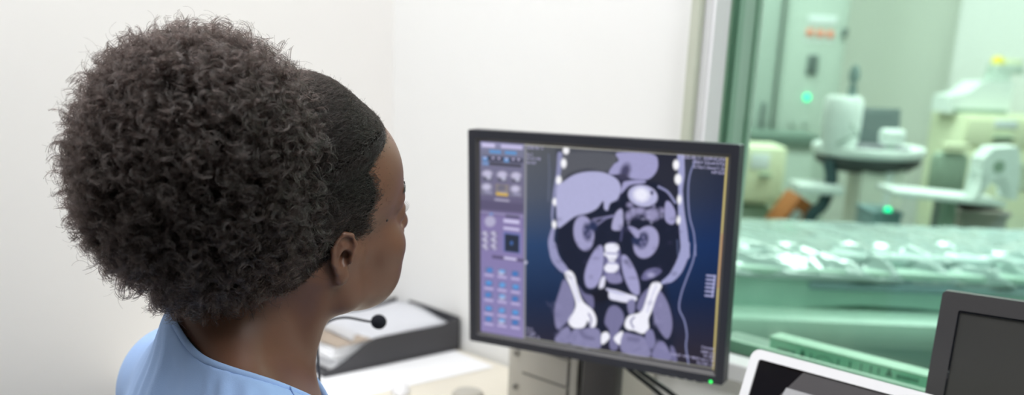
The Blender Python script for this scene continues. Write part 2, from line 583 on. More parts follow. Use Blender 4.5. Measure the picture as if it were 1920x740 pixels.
# gooseneck microphone
mc = at(710, 603, 1.30)
base = np.array([mc[0] - 0.02, mc[1] - 0.03, DZ])
s1 = at(600, 735, 1.27)
s2 = at(596, 640, 1.27)
s3 = at(612, 606, 1.275)
s4 = at(645, 595, 1.28)
s5 = at(690, 602, 1.295)
base = np.array([s1[0], s1[1], DZ])
mic = empty('desk_microphone', (base[0], base[1], DZ), 'black foam microphone on a thin bent stem before the letter tray', 'microphone')
bm = B()
lathe(bm, [(0, 0.0), (0.040, 0.0), (0.042, 0.004), (0.040, 0.014), (0.012, 0.020), (0.008, 0.030), (0, 0.030)])
obj('base', bm, M['black'], mic, angle=35)
bm = B()
pts = spline([base + (0, 0, 0.026), (base + s1) / 2 + (0, 0, 0.0), s1, s2, s3, s4, s5, mc], 10)
tube(bm, [p - base + np.array([0, 0, 0]) for p in pts], 0.0018, 8)
obj('stem', bm, M['black'], mic, smooth=True)
ax = Vector([float(v) for v in (mc - s5)]).normalized()
bm = B()
lathe(bm, [(0.0098 * math.cos(t), 0.0104 * math.sin(t)) if abs(t) < 1.57 else (0, 0.0104 * math.sin(t)) for t in np.linspace(-PI / 2, PI / 2, 25)], 36,
      c=mc - base, mat3=ax.to_track_quat('Z', 'Y').to_matrix())
obj('foam_cover', bm, M['foam'], mic, smooth=True)

# small things at the bottom edge
p = on(751, 735, 2, DZ)
ms = empty('computer_mouse', p, 'small rounded white mouse on the desk beside the loose white sheets', 'mouse', 0.9)
bm = B()
bmesh.ops.create_uvsphere(bm, u_segments=24, v_segments=14, radius=1)
for v in bm.verts:
    v.co = Vector((v.co.x * 0.017, v.co.y * 0.030, max(-0.001, v.co.z) * 0.018 + 0.0012))
obj('shell', bm, M['white'], ms, smooth=True)
bm = B(); box(bm, (0, 0.013, 0.0165), (0.003, 0.009, 0.004), 0.001); obj('wheel', bm, M['lid'], ms)
p = on(877, 750, 2, DZ)
bm = B()
lathe(bm, [(0, 0.0), (0.027, 0.0), (0.028, 0.004), (0.028, 0.012), (0.024, 0.017), (0.012, 0.019), (0, 0.0195)], 32)
o = obj('round_lid', bm, M['lid'], angle=40)
tag(o, 'grey rounded lid lying on the bare desk left of the beige computer', 'lid')
o.location = p

# beige computer case behind the monitor
pc = empty('computer_case', (0.60, -0.105, DZ), 'beige upright computer case standing behind the lit monitor', 'computer')
CWX, CDY, CHZ = 0.165, 0.19, 0.33
px0 = on(951, 690, 1, -0.20)[0]
pc.location = (px0 + CWX / 2, -0.105, DZ)
bm = B(); box(bm, (0, 0, CHZ / 2), (CWX, CDY, CHZ), 0.006); obj('body', bm, M['beige'], pc, angle=40)
bm = B(); box(bm, (0.004, -CDY / 2 - 0.004, CHZ / 2), (CWX - 0.022, 0.010, CHZ - 0.02), 0.003); obj('front_panel', bm, M['beige'], pc, angle=40)
for k, zz in enumerate((0.030, 0.062, 0.12, 0.15, 0.175)):
    bm = B()
    lathe(bm, [(0, 0), (0.0045, 0), (0.005, 0.003), (0, 0.0035)], 16, c=(-CWX / 2 + 0.03, -CDY / 2 - 0.0095, zz), mat3=Matrix.Rotation(PI / 2, 3, 'X'))
    obj('button', bm, M['slot'], pc)
for zz in (0.045, 0.09, 0.135, 0.19):
    bm = B(); box(bm, (0.012, -CDY / 2 - 0.0092, zz), (CWX - 0.062, 0.0022, 0.003), 0.0006); obj('slot', bm, M['slot'], pc)

# white framed tablet display leaning back on the right
def corner(ptl, ptr, pbl, d):
    """three corner pixels of an upright rectangle whose top edge is level, nearest corner depth d"""
    tl_ = at(*ptl, d)
    lo_, hi_ = d * 0.80, d * 1.05
    for _ in range(50):
        m_ = (lo_ + hi_) / 2
        if at(*ptr, m_)[2] > tl_[2]:
            lo_ = m_
        else:
            hi_ = m_
    X_ = at(*ptr, m_) - tl_
    X_ /= np.linalg.norm(X_)
    r_ = at(*pbl, 1.0) - CAM
    bl_ = CAM + r_ * (((tl_ - CAM) @ X_) / (r_ @ X_))
    Y_ = tl_ - bl_
    Y_ -= X_ * (Y_ @ X_)
    Y_ /= np.linalg.norm(Y_)
    return tl_, X_, Y_, np.cross(X_, Y_)


W0 = 0.36
tl, X, Yv, Z = corner((1412, 651), (1738, 737), (1386, 740), 1.22)
hgt = (tl[2] - (DZ + 0.004)) / Yv[2]
org = tl - Yv * hgt
tab = bpy.data.objects.new('tablet_display', None); COL.objects.link(tab)
tag(tab, 'white framed tablet display leaning back on the desk under the window', 'tablet')
tab.matrix_world = frame4(org, X, Yv, Z)


def rounded(w, h, r, n=6, x0=0, y0=0):
    out = []
    for cx, cy, a in ((w - r, r, -90), (w - r, h - r, 0), (r, h - r, 90), (r, r, 180)):
        for k in range(n + 1):
            t = math.radians(a + 90 * k / n)
            out.append((x0 + cx + r * math.cos(t), y0 + cy + r * math.sin(t)))
    return out


def ring_prism(bm, outer, inner, z0, z1):
    n = len(outer)
    V = [[bm.verts.new((x, y, z)) for x, y in poly] for poly, z in ((outer, z0), (outer, z1), (inner, z1), (inner, z0))]
    for a in range(4):
        b = (a + 1) % 4
        for i in range(n):
            j = (i + 1) % n
            bm.faces.new((V[a][i], V[a][j], V[b][j], V[b][i]))


bw = 0.0115
bm = B(); ring_prism(bm, rounded(W0, hgt, 0.012), rounded(W0 - 2 * bw, hgt - 2 * bw, 0.004, x0=bw, y0=bw), -0.010, 0.0)
obj('frame', bm, M['white'], tab, angle=40)
bm = B(); prism(bm, rounded(W0 - 0.004, hgt - 0.004, 0.011, x0=0.002, y0=0.002), -0.018, -0.0095); obj('back_shell', bm, M['white'], tab, angle=40)
bm = B(); prism(bm, rounded(W0 - 2 * bw, hgt - 2 * bw, 0.004, x0=bw, y0=bw), -0.0096, -0.0022); obj('glass_front', bm, M['glossblack'], tab)
# reflections drawn as flat greys: dark band with slanted edge, light area below
ht = hgt - bw - 0.0005
bm = B(); prism(bm, [(0.072, ht), (W0 - bw, ht), (W0 - bw, 0.012), (0.022, 0.012), (0.036, ht - 0.08), (0.050, ht - 0.036)], -0.0022, -0.0017); obj('dark_reflection', bm, M['paneldark'], tab)
bm = B(); prism(bm, [(0.056, ht - 0.024), (W0 - bw - 0.004, ht - 0.024), (W0 - bw - 0.004, 0.014), (0.030, 0.014), (0.044, ht - 0.08)], -0.0017, -0.0012); obj('light_reflection', bm, M['panelgrey'], tab)
bm = B()
lx = W0 / 2
Mi = np.array(tab.matrix_world.inverted())
def loc(p):
    return (Mi @ np.r_[p, 1])[:3]
back = org + X * lx + Yv * (hgt * 0.6) - Z * 0.018
foot = np.array([back[0], back[1], DZ + 0.004]) - np.array([Z[0], Z[1], 0]) * 0.06
tube(bm, [loc(back), loc(foot)], 0.006, 10)
obj('rear_prop', bm, M['white'], tab)

# dark grey display on the far right
tl, X, Yv, Z = corner((1768, 544), (1920, 566), (1733, 742), 1.12)
W1, H1 = 0.36, 0.272
lap = bpy.data.objects.new('grey_display', None); COL.objects.link(lap)
tag(lap, 'dark grey display with a switched off screen at the right edge', 'monitor')
org = tl - Yv * H1
lap.matrix_world = frame4(org, X, Yv, Z)
b1 = 0.0195
bm = B(); ring_prism(bm, rounded(W1, H1, 0.005), rounded(W1 - 2 * b1, H1 - 2 * b1, 0.002, x0=b1, y0=b1), -0.016, 0.0); obj('bezel', bm, M['dgrey'], lap, angle=40)
bm = B(); ring_prism(bm, rounded(W1 - 2 * b1 + 0.0006, H1 - 2 * b1 + 0.0006, 0.002, x0=b1 - 0.0003, y0=b1 - 0.0003), rounded(W1 - 2 * b1 - 0.004, H1 - 2 * b1 - 0.004, 0.001, x0=b1 + 0.002, y0=b1 + 0.002), -0.008, -0.0004); obj('screen_gasket', bm, M['glossblack'], lap)
bm = B(); span(bm, (b1 + 0.001, b1 + 0.001, -0.010), (W1 - b1 - 0.001, H1 - b1 - 0.001, -0.0018)); obj('screen', bm, M['offscreen'], lap)
bm = B(); span(bm, (0.0015, 0.0015, -0.030), (W1 - 0.0015, H1 - 0.0015, -0.0155), 0.004); obj('back_shell', bm, M['glossblack'], lap, angle=40)
Mi = np.array(lap.matrix_world.inverted())
c0 = org + X * W1 / 2 + Yv * 0.05 - Z * 0.04
f0 = np.array([c0[0], c0[1], DZ + 0.012])
bm = B()
tube(bm, [loc(org + X * W1 / 2 + Yv * 0.10 - Z * 0.028), loc(c0 - Z * 0.012), loc(f0 + np.array([0, 0, 0.03]) - Z * 0.01), loc(f0 - Z * 0.008)], 0.014, 14)
obj('stand_neck', bm, M['dgrey'], lap, smooth=True)
bm = B()
vv = lathe(bm, [(0, -0.012), (0.095, -0.012), (0.097, -0.006), (0.090, 0.0), (0.03, 0.003), (0, 0.003)], 36, c=(0, 0, 0))
for v in bm.verts:
    v.co = Vector([float(t) for t in loc(np.array(v.co) + f0)])
obj('stand_base', bm, M['dgrey'], lap, angle=40)
# ------------------------------------------------------------------ the lit monitor
MP = np.array([(877.4, 242), (1387.4, 272), (1357, 723), (881.8, 638)], float)   # its four front corners


def homog(src, dst):
    A = []
    for (x, y), (u, v) in zip(src, dst):
        A.append([x, y, 1, 0, 0, 0, -u * x, -u * y, -u])
        A.append([0, 0, 0, x, y, 1, -v * x, -v * y, -v])
    return np.linalg.svd(np.array(A))[2][-1].reshape(3, 3)


HM = homog([(0, 0), (1, 0), (1, 1), (0, 1)], MP)
Kc = np.array([[FPX, 0, 960], [0, FPX, CYPX], [0, 0, 1.0]])
MM = np.linalg.inv(Kc) @ HM
if MM[2, 2] < 0:
    MM, HM = -MM, -HM
MM *= 0.405 / np.linalg.norm(MM[:, 0])
e1 = RC @ MM[:, 0]
e2 = RC @ MM[:, 1]
MO = RC @ MM[:, 2] + CAM                          # top left corner
MW, MH = np.linalg.norm(e1), np.linalg.norm(e2)
mx = e1 / MW
my = -(e2 - mx * (e2 @ mx))
my /= np.linalg.norm(my)
mz = np.cross(mx, my)                             # out of the screen
HI = np.linalg.inv(HM)


def uv(px, py):
    q = HI @ np.array([px, py, 1.0])
    return q[:2] / q[2]


def ml(px, py):
    """pixel on the front face -> monitor plane (x right, y up from the lower left corner)"""
    u, v = uv(px, py)
    return u * MW, (1 - v) * MH


org = MO - my * MH
mon = bpy.data.objects.new('medical_monitor', None); COL.objects.link(mon)
tag(mon, 'black framed monitor showing a grey body scan on the desk', 'monitor')
mon.matrix_world = frame4(org, mx, my, mz)
c = [uv(897, 266), uv(1363, 295), uv(1338, 695), uv(899, 625)]
u0, u1 = (c[0][0] + c[3][0]) / 2, (c[1][0] + c[2][0]) / 2
v0, v1 = (c[0][1] + c[1][1]) / 2, (c[2][1] + c[3][1]) / 2
sx0, sx1, sy0, sy1 = u0 * MW, u1 * MW, (1 - v1) * MH, (1 - v0) * MH
lip = 0.005
bm = B()
outer = rounded(MW, MH, 0.003, 3)
inner = rounded(sx1 - sx0 + 2 * lip, sy1 - sy0 + 2 * lip, 0.0015, 3, x0=sx0 - lip, y0=sy0 - lip)
ring_prism(bm, outer, inner, -0.020, 0.0)
obj('front_bezel', bm, M['frame'], mon, angle=40)
bm = B()
n = 4
ring = []
for (e, z) in ((lip, -0.0002), (0.0, -0.005), (0.0, -0.008), (lip, -0.008)):
    ring.append([bm.verts.new((x, y, z)) for x, y in rounded(sx1 - sx0 + 2 * e, sy1 - sy0 + 2 * e, 0.0012, 3, x0=sx0 - e, y0=sy0 - e)])
for a in range(4):
    b = (a + 1) % 4
    k = len(ring[0])
    for i in range(k):
        j = (i + 1) % k
        bm.faces.new((ring[a][i], ring[a][j], ring[b][j], ring[b][i]))
obj('inner_bezel', bm, M['dgrey'], mon)
bm = B()
a = [bm.verts.new((x, y, -0.0199)) for x, y in rounded(MW, MH, 0.003, 3)]
b = [bm.verts.new((x, y, -0.032)) for x, y in rounded(MW - 0.014, MH - 0.014, 0.008, 3, x0=0.007, y0=0.007)]
d = [bm.verts.new((x, y, -0.058)) for x, y in rounded(MW - 0.09, MH - 0.09, 0.012, 3, x0=0.045, y0=0.045)]
for p_, q_ in ((a, b), (b, d)):
    for i in range(len(a)):
        j = (i + 1) % len(a)
        bm.faces.new((p_[i], p_[j], q_[j], q_[i]))
bm.faces.new(a[::-1]); bm.faces.new(d)
obj('back_shell', bm, M['frame'], mon)
# power light and front buttons
lx, ly = ml(1334.5, 715.5)
bm = B(); bmesh.ops.create_uvsphere(bm, u_segments=16, v_segments=10, radius=0.0026)
bmesh.ops.translate(bm, verts=bm.verts, vec=(lx, ly, 0.0002)); obj('power_light', bm, M['led'], mon, smooth=True)
for k in range(5):
    bx, by = ml(1245 + 17 * k, 700 + 3.2 * k)
    bm = B(); box(bm, (bx, by - 0.001, 0.0004), (0.009, 0.0035, 0.0016), 0.0005); obj('button', bm, M['frame'], mon)

# stand
Mi = np.array(mon.matrix_world.inverted())


def mloc(p):
    return (Mi @ np.r_[p, 1])[:3]


cen = org + mx * MW * 0.47
hx = np.array([mx[0], mx[1], 0]); hx /= np.linalg.norm(hx)
hy = np.array([-hx[1], hx[0], 0])                   # away from the viewer
cb = cen + hy * 0.085
bm = B()
for (s, dz0, dz1, wd, dp) in ((0, 0.012, 0.33, 0.058, 0.030),):
    R3 = Matrix([[hx[0], hy[0], 0], [hx[1], hy[1], 0], [0, 0, 1]])
    vv = box(bm, (0, 0, 0), (wd, dp, dz1 - dz0), 0.006, R3)
    bmesh.ops.translate(bm, verts=vv, vec=Vector((cb[0], cb[1], DZ + (dz0 + dz1) / 2)))
for v in bm.verts:
    v.co = Vector([float(t) for t in mloc(np.array(v.co))])
obj('stand_column', bm, M['dgrey'], mon, angle=40)
bm = B()
cb2 = cen + hy * 0.0775 + hx * (-0.044)
vv = box(bm, (0, 0, 0), (0.024, 0.012, 0.26), 0.003, R3)
bmesh.ops.translate(bm, verts=vv, vec=Vector((cb2[0], cb2[1], DZ + 0.15)))
for v in bm.verts:
    v.co = Vector([float(t) for t in mloc(np.array(v.co))])
obj('stand_rail', bm, M['glossblack'], mon, angle=40)
bm = B()
vv = box(bm, (0, 0, 0), (0.060, 0.06, 0.06), 0.005, R3)
bmesh.ops.translate(bm, verts=vv, vec=Vector([float(t) for t in cen + hy * 0.058 + np.array([0, 0, MH * 0.5])]))
for v in bm.verts:
    v.co = Vector([float(t) for t in mloc(np.array(v.co))])
obj('mount_block', bm, M['frame'], mon, angle=40)
bm = B()
lathe(bm, [(0, 0.0), (0.118, 0.0), (0.120, 0.006), (0.114, 0.012), (0.04, 0.016), (0, 0.016)], 40)
bb = cen + hy * 0.06
for v in bm.verts:
    q = np.array([v.co.x * 1.1, v.co.y * 0.9, v.co.z])
    q = hx * q[0] + hy * q[1] + np.array([bb[0], bb[1], DZ + q[2]])
    v.co = Vector([float(t) for t in mloc(q)])
obj('stand_base', bm, M['dgrey'], mon, angle=40)
# cables hanging behind the monitor
for k, (xa, xb, name) in enumerate(((0.06, 0.13, 'video_cable'), (0.085, 0.165, 'power_cable'))):
    q0 = cen + hx * xa * 0.3 + hy * 0.062 + np.array([0, 0, 0.05])
    q3 = cen + hx * xb * 1.1 + hy * 0.10
    q3[2] = DZ + 0.005
    q1 = cen + hx * (xa * 0.6) + hy * 0.066 + np.array([0, 0, -0.01])
    q2 = cen + hx * (xb * 0.85) + hy * 0.085 + np.array([0, 0, -0.07])
    bm = B(); tube(bm, [mloc(t) for t in spline([q0, q1, q2, q3], 8)], 0.0038, 8); obj(name, bm, M['black'], mon, smooth=True)

# ---- the screen picture, drawn on a fine grid of screen points
NU, NV = 520, 430
gu = np.linspace(u0, u1, NU)
gv = np.linspace(v0, v1, NV)
U, V = np.meshgrid(gu, gv, indexing='ij')
q = np.stack([U, V, np.ones_like(U)], -1) @ HM.T
PX = (q[..., 0] / q[..., 2]).ravel()
PY = (q[..., 1] / q[..., 2]).ravel()
S = np.zeros((len(PX), 3))


def c3(L):
    return [(980 + x / 3.525, 270 + y / 3.525) for x, y in L]


def c4(L):
    return [(980 + x / 3.0825, 460 + y / 3.0825) for x, y in L]


def smooth_poly(P, n=5):
    P = [np.array(p, float) for p in P]
    k = len(P)
    out = []
    for i in range(k):
        a, b, c, d = P[i - 1], P[i], P[(i + 1) % k], P[(i + 2) % k]
        for j in range(n):
            t = j / n
            out.append(0.5 * (2 * b + (c - a) * t + (2 * a - 5 * b + 4 * c - d) * t * t + (3 * b - a - 3 * c + d) * t ** 3))
    return out


def sd_poly(P, X_, Y_):
    P = np.array(P)
    d = np.full(X_.shape, 1e9)
    s = np.ones(X_.shape)
    n = len(P)
    for i in range(n):
        a = P[i]
        b = P[i - 1]
        e = b - a
        wx, wy = X_ - a[0], Y_ - a[1]
        t = np.clip((wx * e[0] + wy * e[1]) / max(e @ e, 1e-9), 0, 1)
        d = np.minimum(d, (wx - e[0] * t) ** 2 + (wy - e[1] * t) ** 2)
        c1 = Y_ >= a[1]
        c2 = Y_ < b[1]
        cc = e[0] * wy > e[1] * wx
        f = (c1 & c2 & cc) | (~c1 & ~c2 & ~cc)
        s = np.where(f, -s, s)
    return s * np.sqrt(d)


def srgb(c):
    return np.array(lin(*c)[:3])


def blend(sel, alpha, col):
    a = np.clip(alpha, 0, 1)[:, None]
    S[sel] = S[sel] * (1 - a) + srgb(col) * a


def local(P, m):
    P = np.array(P)
    return np.where((PX > P[:, 0].min() - m) & (PX < P[:, 0].max() + m) & (PY > P[:, 1].min() - m) & (PY < P[:, 1].max() + m))[0]


def poly(P, col, soft=1.6, op=1.0, sm=True):
    P = smooth_poly(P) if sm else [np.array(p, float) for p in P]
    sel = local(P, soft * 2)
    d = sd_poly(P, PX[sel], PY[sel])
    blend(sel, op * (0.5 - d / (2 * soft)), col)


def blob(cx, cy, rx, ry, col, rot=0, soft=1.5, op=1.0):
    sel = local([(cx - max(rx, ry), cy - max(rx, ry)), (cx + max(rx, ry), cy + max(rx, ry))], soft * 2)
    x, y = PX[sel] - cx, PY[sel] - cy
    c_, s_ = math.cos(math.radians(rot)), math.sin(math.radians(rot))
    a, b = (x * c_ + y * s_) / rx, (-x * s_ + y * c_) / ry
    d = (np.sqrt(a * a + b * b) - 1) * min(rx, ry)
    blend(sel, op * (0.5 - d / (2 * soft)), col)


def stroke(P, wd, col, soft=1.2, op=1.0, sm=True):
    P = np.array(spline(P, 5) if sm else P, float)
    w_ = np.interp(np.linspace(0, 1, len(P)), np.linspace(0, 1, len(wd)), wd) if hasattr(wd, '__len__') else np.full(len(P), wd)
    sel = local(P, w_.max() + 3)
    x, y = PX[sel], PY[sel]
    d = np.full(len(sel), 1e9)
    for a, b, wa in zip(P[:-1], P[1:], w_):
        e = b - a
        t = np.clip(((x - a[0]) * e[0] + (y - a[1]) * e[1]) / max(e @ e, 1e-9), 0, 1)
        d = np.minimum(d, np.hypot(x - a[0] - e[0] * t, y - a[1] - e[1] * t) - wa / 2)
    blend(sel, op * (0.5 - d / (2 * soft)), col)


# backdrop of the scan window, screen glare painted in as grey at the top
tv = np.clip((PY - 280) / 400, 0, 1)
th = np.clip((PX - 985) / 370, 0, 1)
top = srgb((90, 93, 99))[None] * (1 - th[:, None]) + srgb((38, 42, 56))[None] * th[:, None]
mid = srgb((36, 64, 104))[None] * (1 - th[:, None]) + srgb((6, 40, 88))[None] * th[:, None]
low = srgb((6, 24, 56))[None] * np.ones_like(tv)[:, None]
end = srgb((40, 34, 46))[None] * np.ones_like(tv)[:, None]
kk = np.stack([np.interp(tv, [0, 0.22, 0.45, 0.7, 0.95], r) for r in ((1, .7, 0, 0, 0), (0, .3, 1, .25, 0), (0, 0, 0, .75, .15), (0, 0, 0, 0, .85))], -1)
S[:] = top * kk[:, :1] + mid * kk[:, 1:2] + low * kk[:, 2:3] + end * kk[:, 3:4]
# inside of the body is darker than the surround
body = c3([(215, 40), (1045, 60), (1050, 300), (1060, 500), (1085, 740)]) + c4([(930, 0), (905, 130), (820, 210), (870, 450), (880, 640), (180, 560), (180, 400), (240, 170), (165, 0)]) + c3([(200, 560), (205, 300)])
poly(body, (18, 24, 46), soft=5, op=0.72, sm=False)
poly(c3([(230, 60), (610, 60), (560, 190), (420, 180), (300, 210), (235, 270)]), (88, 90, 98), soft=4, op=0.75)
poly(c3([(880, 70), (1000, 80), (1005, 380), (900, 270), (800, 240), (890, 150)]), (36, 38, 52), soft=4, op=0.9)
G1, G2, G3, WB = (176, 176, 214), (160, 158, 200), (128, 126, 164), (240, 240, 252)
# skin lines, muscle wall
stroke(c3([(160, 70), (165, 200), (160, 380)]), 3, (110, 116, 140), op=0.5)
stroke(c3([(1130, 110), (1095, 210), (1085, 330), (1095, 480), (1125, 600), (1135, 740)]), 2.6, (140, 145, 190), op=0.9)
stroke(c4([(992, 0), (980, 90), (940, 200), (910, 290), (900, 370), (930, 440), (945, 520), (940, 590), (955, 690)]), 2.6, (140, 145, 190), op=0.9)
stroke(c3([(1035, 80), (1040, 200), (1035, 300), (1040, 450), (1055, 580), (1070, 740)]), (13, 12, 8, 12, 15, 16), (158, 160, 202))
stroke(c4([(935, 0), (925, 60), (895, 135), (855, 190), (805, 218)]), (16, 18, 18, 14, 5), (158, 160, 202))
stroke(c3([(1015, 640), (1020, 740)]), 3, (90, 100, 140), op=.6)
stroke(c3([(235, 70), (225, 200), (200, 330), (185, 480), (200, 560)]), (10, 9, 6, 4, 5), (140, 142, 178), op=0.9)
stroke(c3([(190, 570), (178, 650), (195, 740)]), (7, 11, 13), (150, 150, 190))
stroke(c4([(165, 0), (180, 75), (215, 125), (250, 158)]), (12, 16, 15, 8), (150, 150, 190))
for x, y, rx, ry in ((275, 45, 20, 24), (260, 130, 18, 30), (228, 242, 18, 28), (206, 385, 18, 24), (199, 535, 14, 24), (1005, 140, 20, 32), (1018, 235, 22, 34), (1027, 370, 14, 28), (1022, 505, 14, 26)):
    (a, b), = c3([(x, y)])
    blob(a, b, rx / 3.5, ry / 3.5, (250, 250, 255), soft=2)
# organs
poly(c3([(610, 62), (740, 58), (860, 75), (885, 130), (870, 190), (820, 235), (740, 235), (690, 225), (650, 205), (560, 200), (590, 140), (625, 110)]), G2)
blob(*c3([(668, 180)])[0], 9, 14, (70, 68, 100), rot=20, soft=4)
blob(*c3([(650, 220)])[0], 11, 6, (60, 58, 84), soft=3)
poly(c3([(215, 290), (260, 250), (330, 205), (420, 185), (520, 190), (600, 225), (635, 270), (638, 320), (615, 370), (570, 395), (552, 440), (530, 430), (522, 380), (480, 430), (420, 460), (340, 480), (270, 530), (235, 555), (220, 540), (212, 420)]), G1)
stroke(c3([(635, 250), (645, 310), (620, 380)]), 2.5, (60, 60, 90))
poly(c3([(665, 250), (740, 240), (800, 245), (790, 262), (700, 275), (640, 330), (650, 270)]), G2)
blob(*c3([(785, 345)])[0], 28, 20, (182, 182, 218), rot=12)
blob(*c3([(775, 338)])[0], 14, 12, (236, 236, 252), rot=20, soft=4)
blob(*c3([(845, 325)])[0], 3, 4, (70, 70, 100))
for k in range(9):
    an = 0.7 * k
    a, b = c3([(775 + 52 * math.cos(an), 340 + 45 * math.sin(an))])[0]
    blob(a, b, 1.6, 3.4, (225, 225, 245), rot=math.degrees(an), op=.6)
stroke(c3([(890, 285), (950, 320), (1000, 390)]), 4.5, (140, 142, 182))
poly(c3([(935, 392), (958, 382), (985, 415), (1002, 460), (1002, 510), (980, 535), (945, 520), (930, 480)]), G2)
for x, y, rx, ry in ((700, 405, 20, 16), (765, 445, 38, 24), (850, 470, 50, 42), (720, 455, 22, 30), (690, 480, 20, 30), (915, 445, 16, 18), (460, 520, 20, 16)):
    a, b = c3([(x, y)])[0]
    blob(a, b, rx / 3.525, ry / 3.525, (148, 144, 182), soft=3, op=.9)
rr = np.random.default_rng(3)
for k in range(26):
    a, b = c3([(690 + rr.random() * 230, 400 + rr.random() * 130)])[0]
    blob(a, b, 1.5 + 2 * rr.random(), 1.5 + 2 * rr.random(), [(60, 58, 90), (120, 118, 156), (170, 168, 204)][k % 3], soft=2, op=.6)
poly(c3([(600, 470), (640, 430), (655, 470), (650, 560), (620, 575), (580, 560)]), (170, 168, 205))
stroke(c3([(590, 480), (540, 495), (480, 540)]), 3.5, (130, 128, 168), op=.8)
stroke(c3([(600, 475), (520, 490), (460, 500)]), 3.5, (130, 128, 168), op=.8)
poly(c3([(690, 545), (740, 560), (775, 590), (770, 620), (735, 605), (700, 575)]), (150, 148, 188))
stroke(c3([(650, 560), (640, 640)]), 4, (80, 80, 120), op=.7)
# kidneys
(a, b), = c3([(395, 592)]); blob(a, b, 19, 33, (160, 158, 198), rot=-8)
(a, b), = c3([(418, 585)]); blob(a, b, 8.5, 16, (54, 58, 92), rot=-5, soft=3)
(a, b), = c3([(455, 545)]); blob(a, b, 8, 10, (38, 48, 84), soft=3)
for x, y in ((400, 570), (425, 600), (405, 620), (440, 580)):
    (a, b), = c3([(x, y)]); blob(a, b, 2.2, 2.6, (120, 118, 160), soft=2)
(a, b), = c3([(808, 652)]); blob(a, b, 23, 31, (160, 158, 198), rot=18)
(a, b), = c3([(785, 640)]); blob(a, b, 10.5, 16, (54, 58, 92), rot=15, soft=3)
(a, b), = c3([(745, 640)]); blob(a, b, 9, 10, (36, 46, 82), soft=3)
for x, y in ((790, 620), (775, 655), (800, 650), (785, 680)):
    (a, b), = c3([(x, y)]); blob(a, b, 2.2, 3, (120, 118, 160), soft=2)
poly(c3([(690, 550), (735, 565), (765, 610), (745, 625), (715, 590)]), (158, 156, 196))
# psoas, spine
poly(c4([(425, 10), (455, 15), (462, 100), (445, 190), (410, 245), (365, 245), (350, 180), (375, 90)]), G2)
poly(c4([(567, 62), (600, 72), (645, 150), (668, 230), (665, 290), (622, 272), (585, 200), (565, 120)]), G2)
poly(c4([(480, -8), (538, -8), (560, 60), (555, 150), (570, 200), (540, 215), (490, 200), (460, 190), (470, 60)]), (110, 108, 150))
poly(c3([(575, 665), (600, 700), (620, 740), (530, 740), (555, 690)]), WB)
poly(c4([(478, -4), (540, -4), (548, 28), (525, 45), (538, 70), (525, 95), (548, 125), (530, 158), (480, 158), (465, 130), (490, 95), (478, 65), (490, 45), (468, 25)]), (235, 235, 250))
stroke(c4([(475, 48), (540, 52)]), 3, (150, 148, 190)); stroke(c4([(480, 105), (540, 108)]), 3, (160, 158, 200))
poly(c4([(480, 170), (545, 168), (570, 210), (540, 225), (490, 215)]), (135, 132, 172))
poly(c4([(455, 185), (470, 190), (462, 245), (435, 255), (440, 215)]), (225, 225, 244))
poly(c4([(400, 270), (470, 255), (500, 300), (470, 330), (400, 340), (380, 310)]), (14, 16, 32), soft=4)
poly(c4([(495, 265), (530, 262), (600, 285), (650, 300), (648, 325), (600, 335), (540, 325), (495, 310)]), (226, 226, 246))
poly(c4([(475, 252), (510, 258), (590, 285), (560, 290), (490, 270)]), (196, 196, 226))
poly(c4([(600, 330), (640, 320), (640, 390), (610, 400)]), G3)
# pelvis
poly(c4([(235, 200), (285, 290), (290, 380), (255, 440), (200, 490), (180, 450), (180, 360), (205, 270)]), G3)
poly(c4([(310, 230), (350, 280), (400, 300), (400, 370), (345, 310)]), (110, 108, 146))
poly(c4([(780, 265), (830, 330), (858, 430), (855, 505), (830, 545), (795, 510), (760, 440), (745, 350)]), G3)
poly(c4([(690, 280), (730, 250), (700, 340), (690, 390), (655, 370), (665, 320)]), (118, 116, 154))
poly(c4([(235, 168), (265, 150), (293, 180), (308, 240), (340, 325), (395, 375), (420, 430), (412, 474), (385, 478), (372, 440), (345, 480), (285, 480), (257, 440), (288, 390), (300, 335), (268, 240)]), WB)
stroke(c4([(375, 400), (390, 430), (385, 470)]), 3, (120, 118, 158))
stroke(c4([(270, 190), (300, 270), (320, 330)]), 3.0, (200, 200, 228), op=.8)
poly(c4([(735, 232), (770, 214), (798, 238), (770, 295), (742, 380), (722, 430), (724, 485), (690, 515), (640, 498), (600, 490), (584, 460), (608, 412), (678, 388), (706, 320)]), WB)
stroke(c4([(640, 420), (620, 445), (635, 480)]), 3, (120, 118, 158))
stroke(c4([(765, 240), (738, 310), (715, 390)]), 3.0, (200, 200, 228), op=.8)
poly(c4([(490, 370), (530, 352), (570, 385), (580, 440), (550, 500), (545, 600), (500, 600), (495, 500), (468, 450)]), (118, 116, 154))
poly(c4([(450, 520), (480, 505), (498, 535), (470, 570), (448, 572)]), WB)
poly(c4([(570, 500), (575, 545), (560, 580), (530, 560), (525, 535)]), WB)
poly(c4([(215, 500), (255, 475), (275, 520), (260, 570), (180, 555)]), (134, 132, 170))
poly(c4([(285, 495), (340, 488), (400, 480), (440, 500), (445, 560), (430, 600), (270, 572)]), (134, 132, 170))
stroke(c4([(330, 500), (350, 530), (400, 545)]), 6, (80, 78, 112), soft=3, op=.6)
poly(c4([(575, 515), (640, 520), (700, 540), (730, 600), (722, 650), (570, 620)]), (134, 132, 170))
stroke(c4([(610, 545), (660, 550)]), 6, (80, 78, 112), soft=4, op=.6)
poly(c4([(710, 500), (745, 495), (762, 560), (740, 605), (705, 560)]), (126, 124, 164))
poly(c4([(770, 575), (805, 560), (835, 600), (855, 668), (745, 650)]), (126, 124, 164))
poly(c4([(850, 590), (872, 600), (890, 672), (860, 670)]), (110, 108, 146))
poly(c4([(705, 150), (760, 133), (798, 150), (770, 180), (710, 205), (680, 195)]), (110, 108, 150), op=.9)
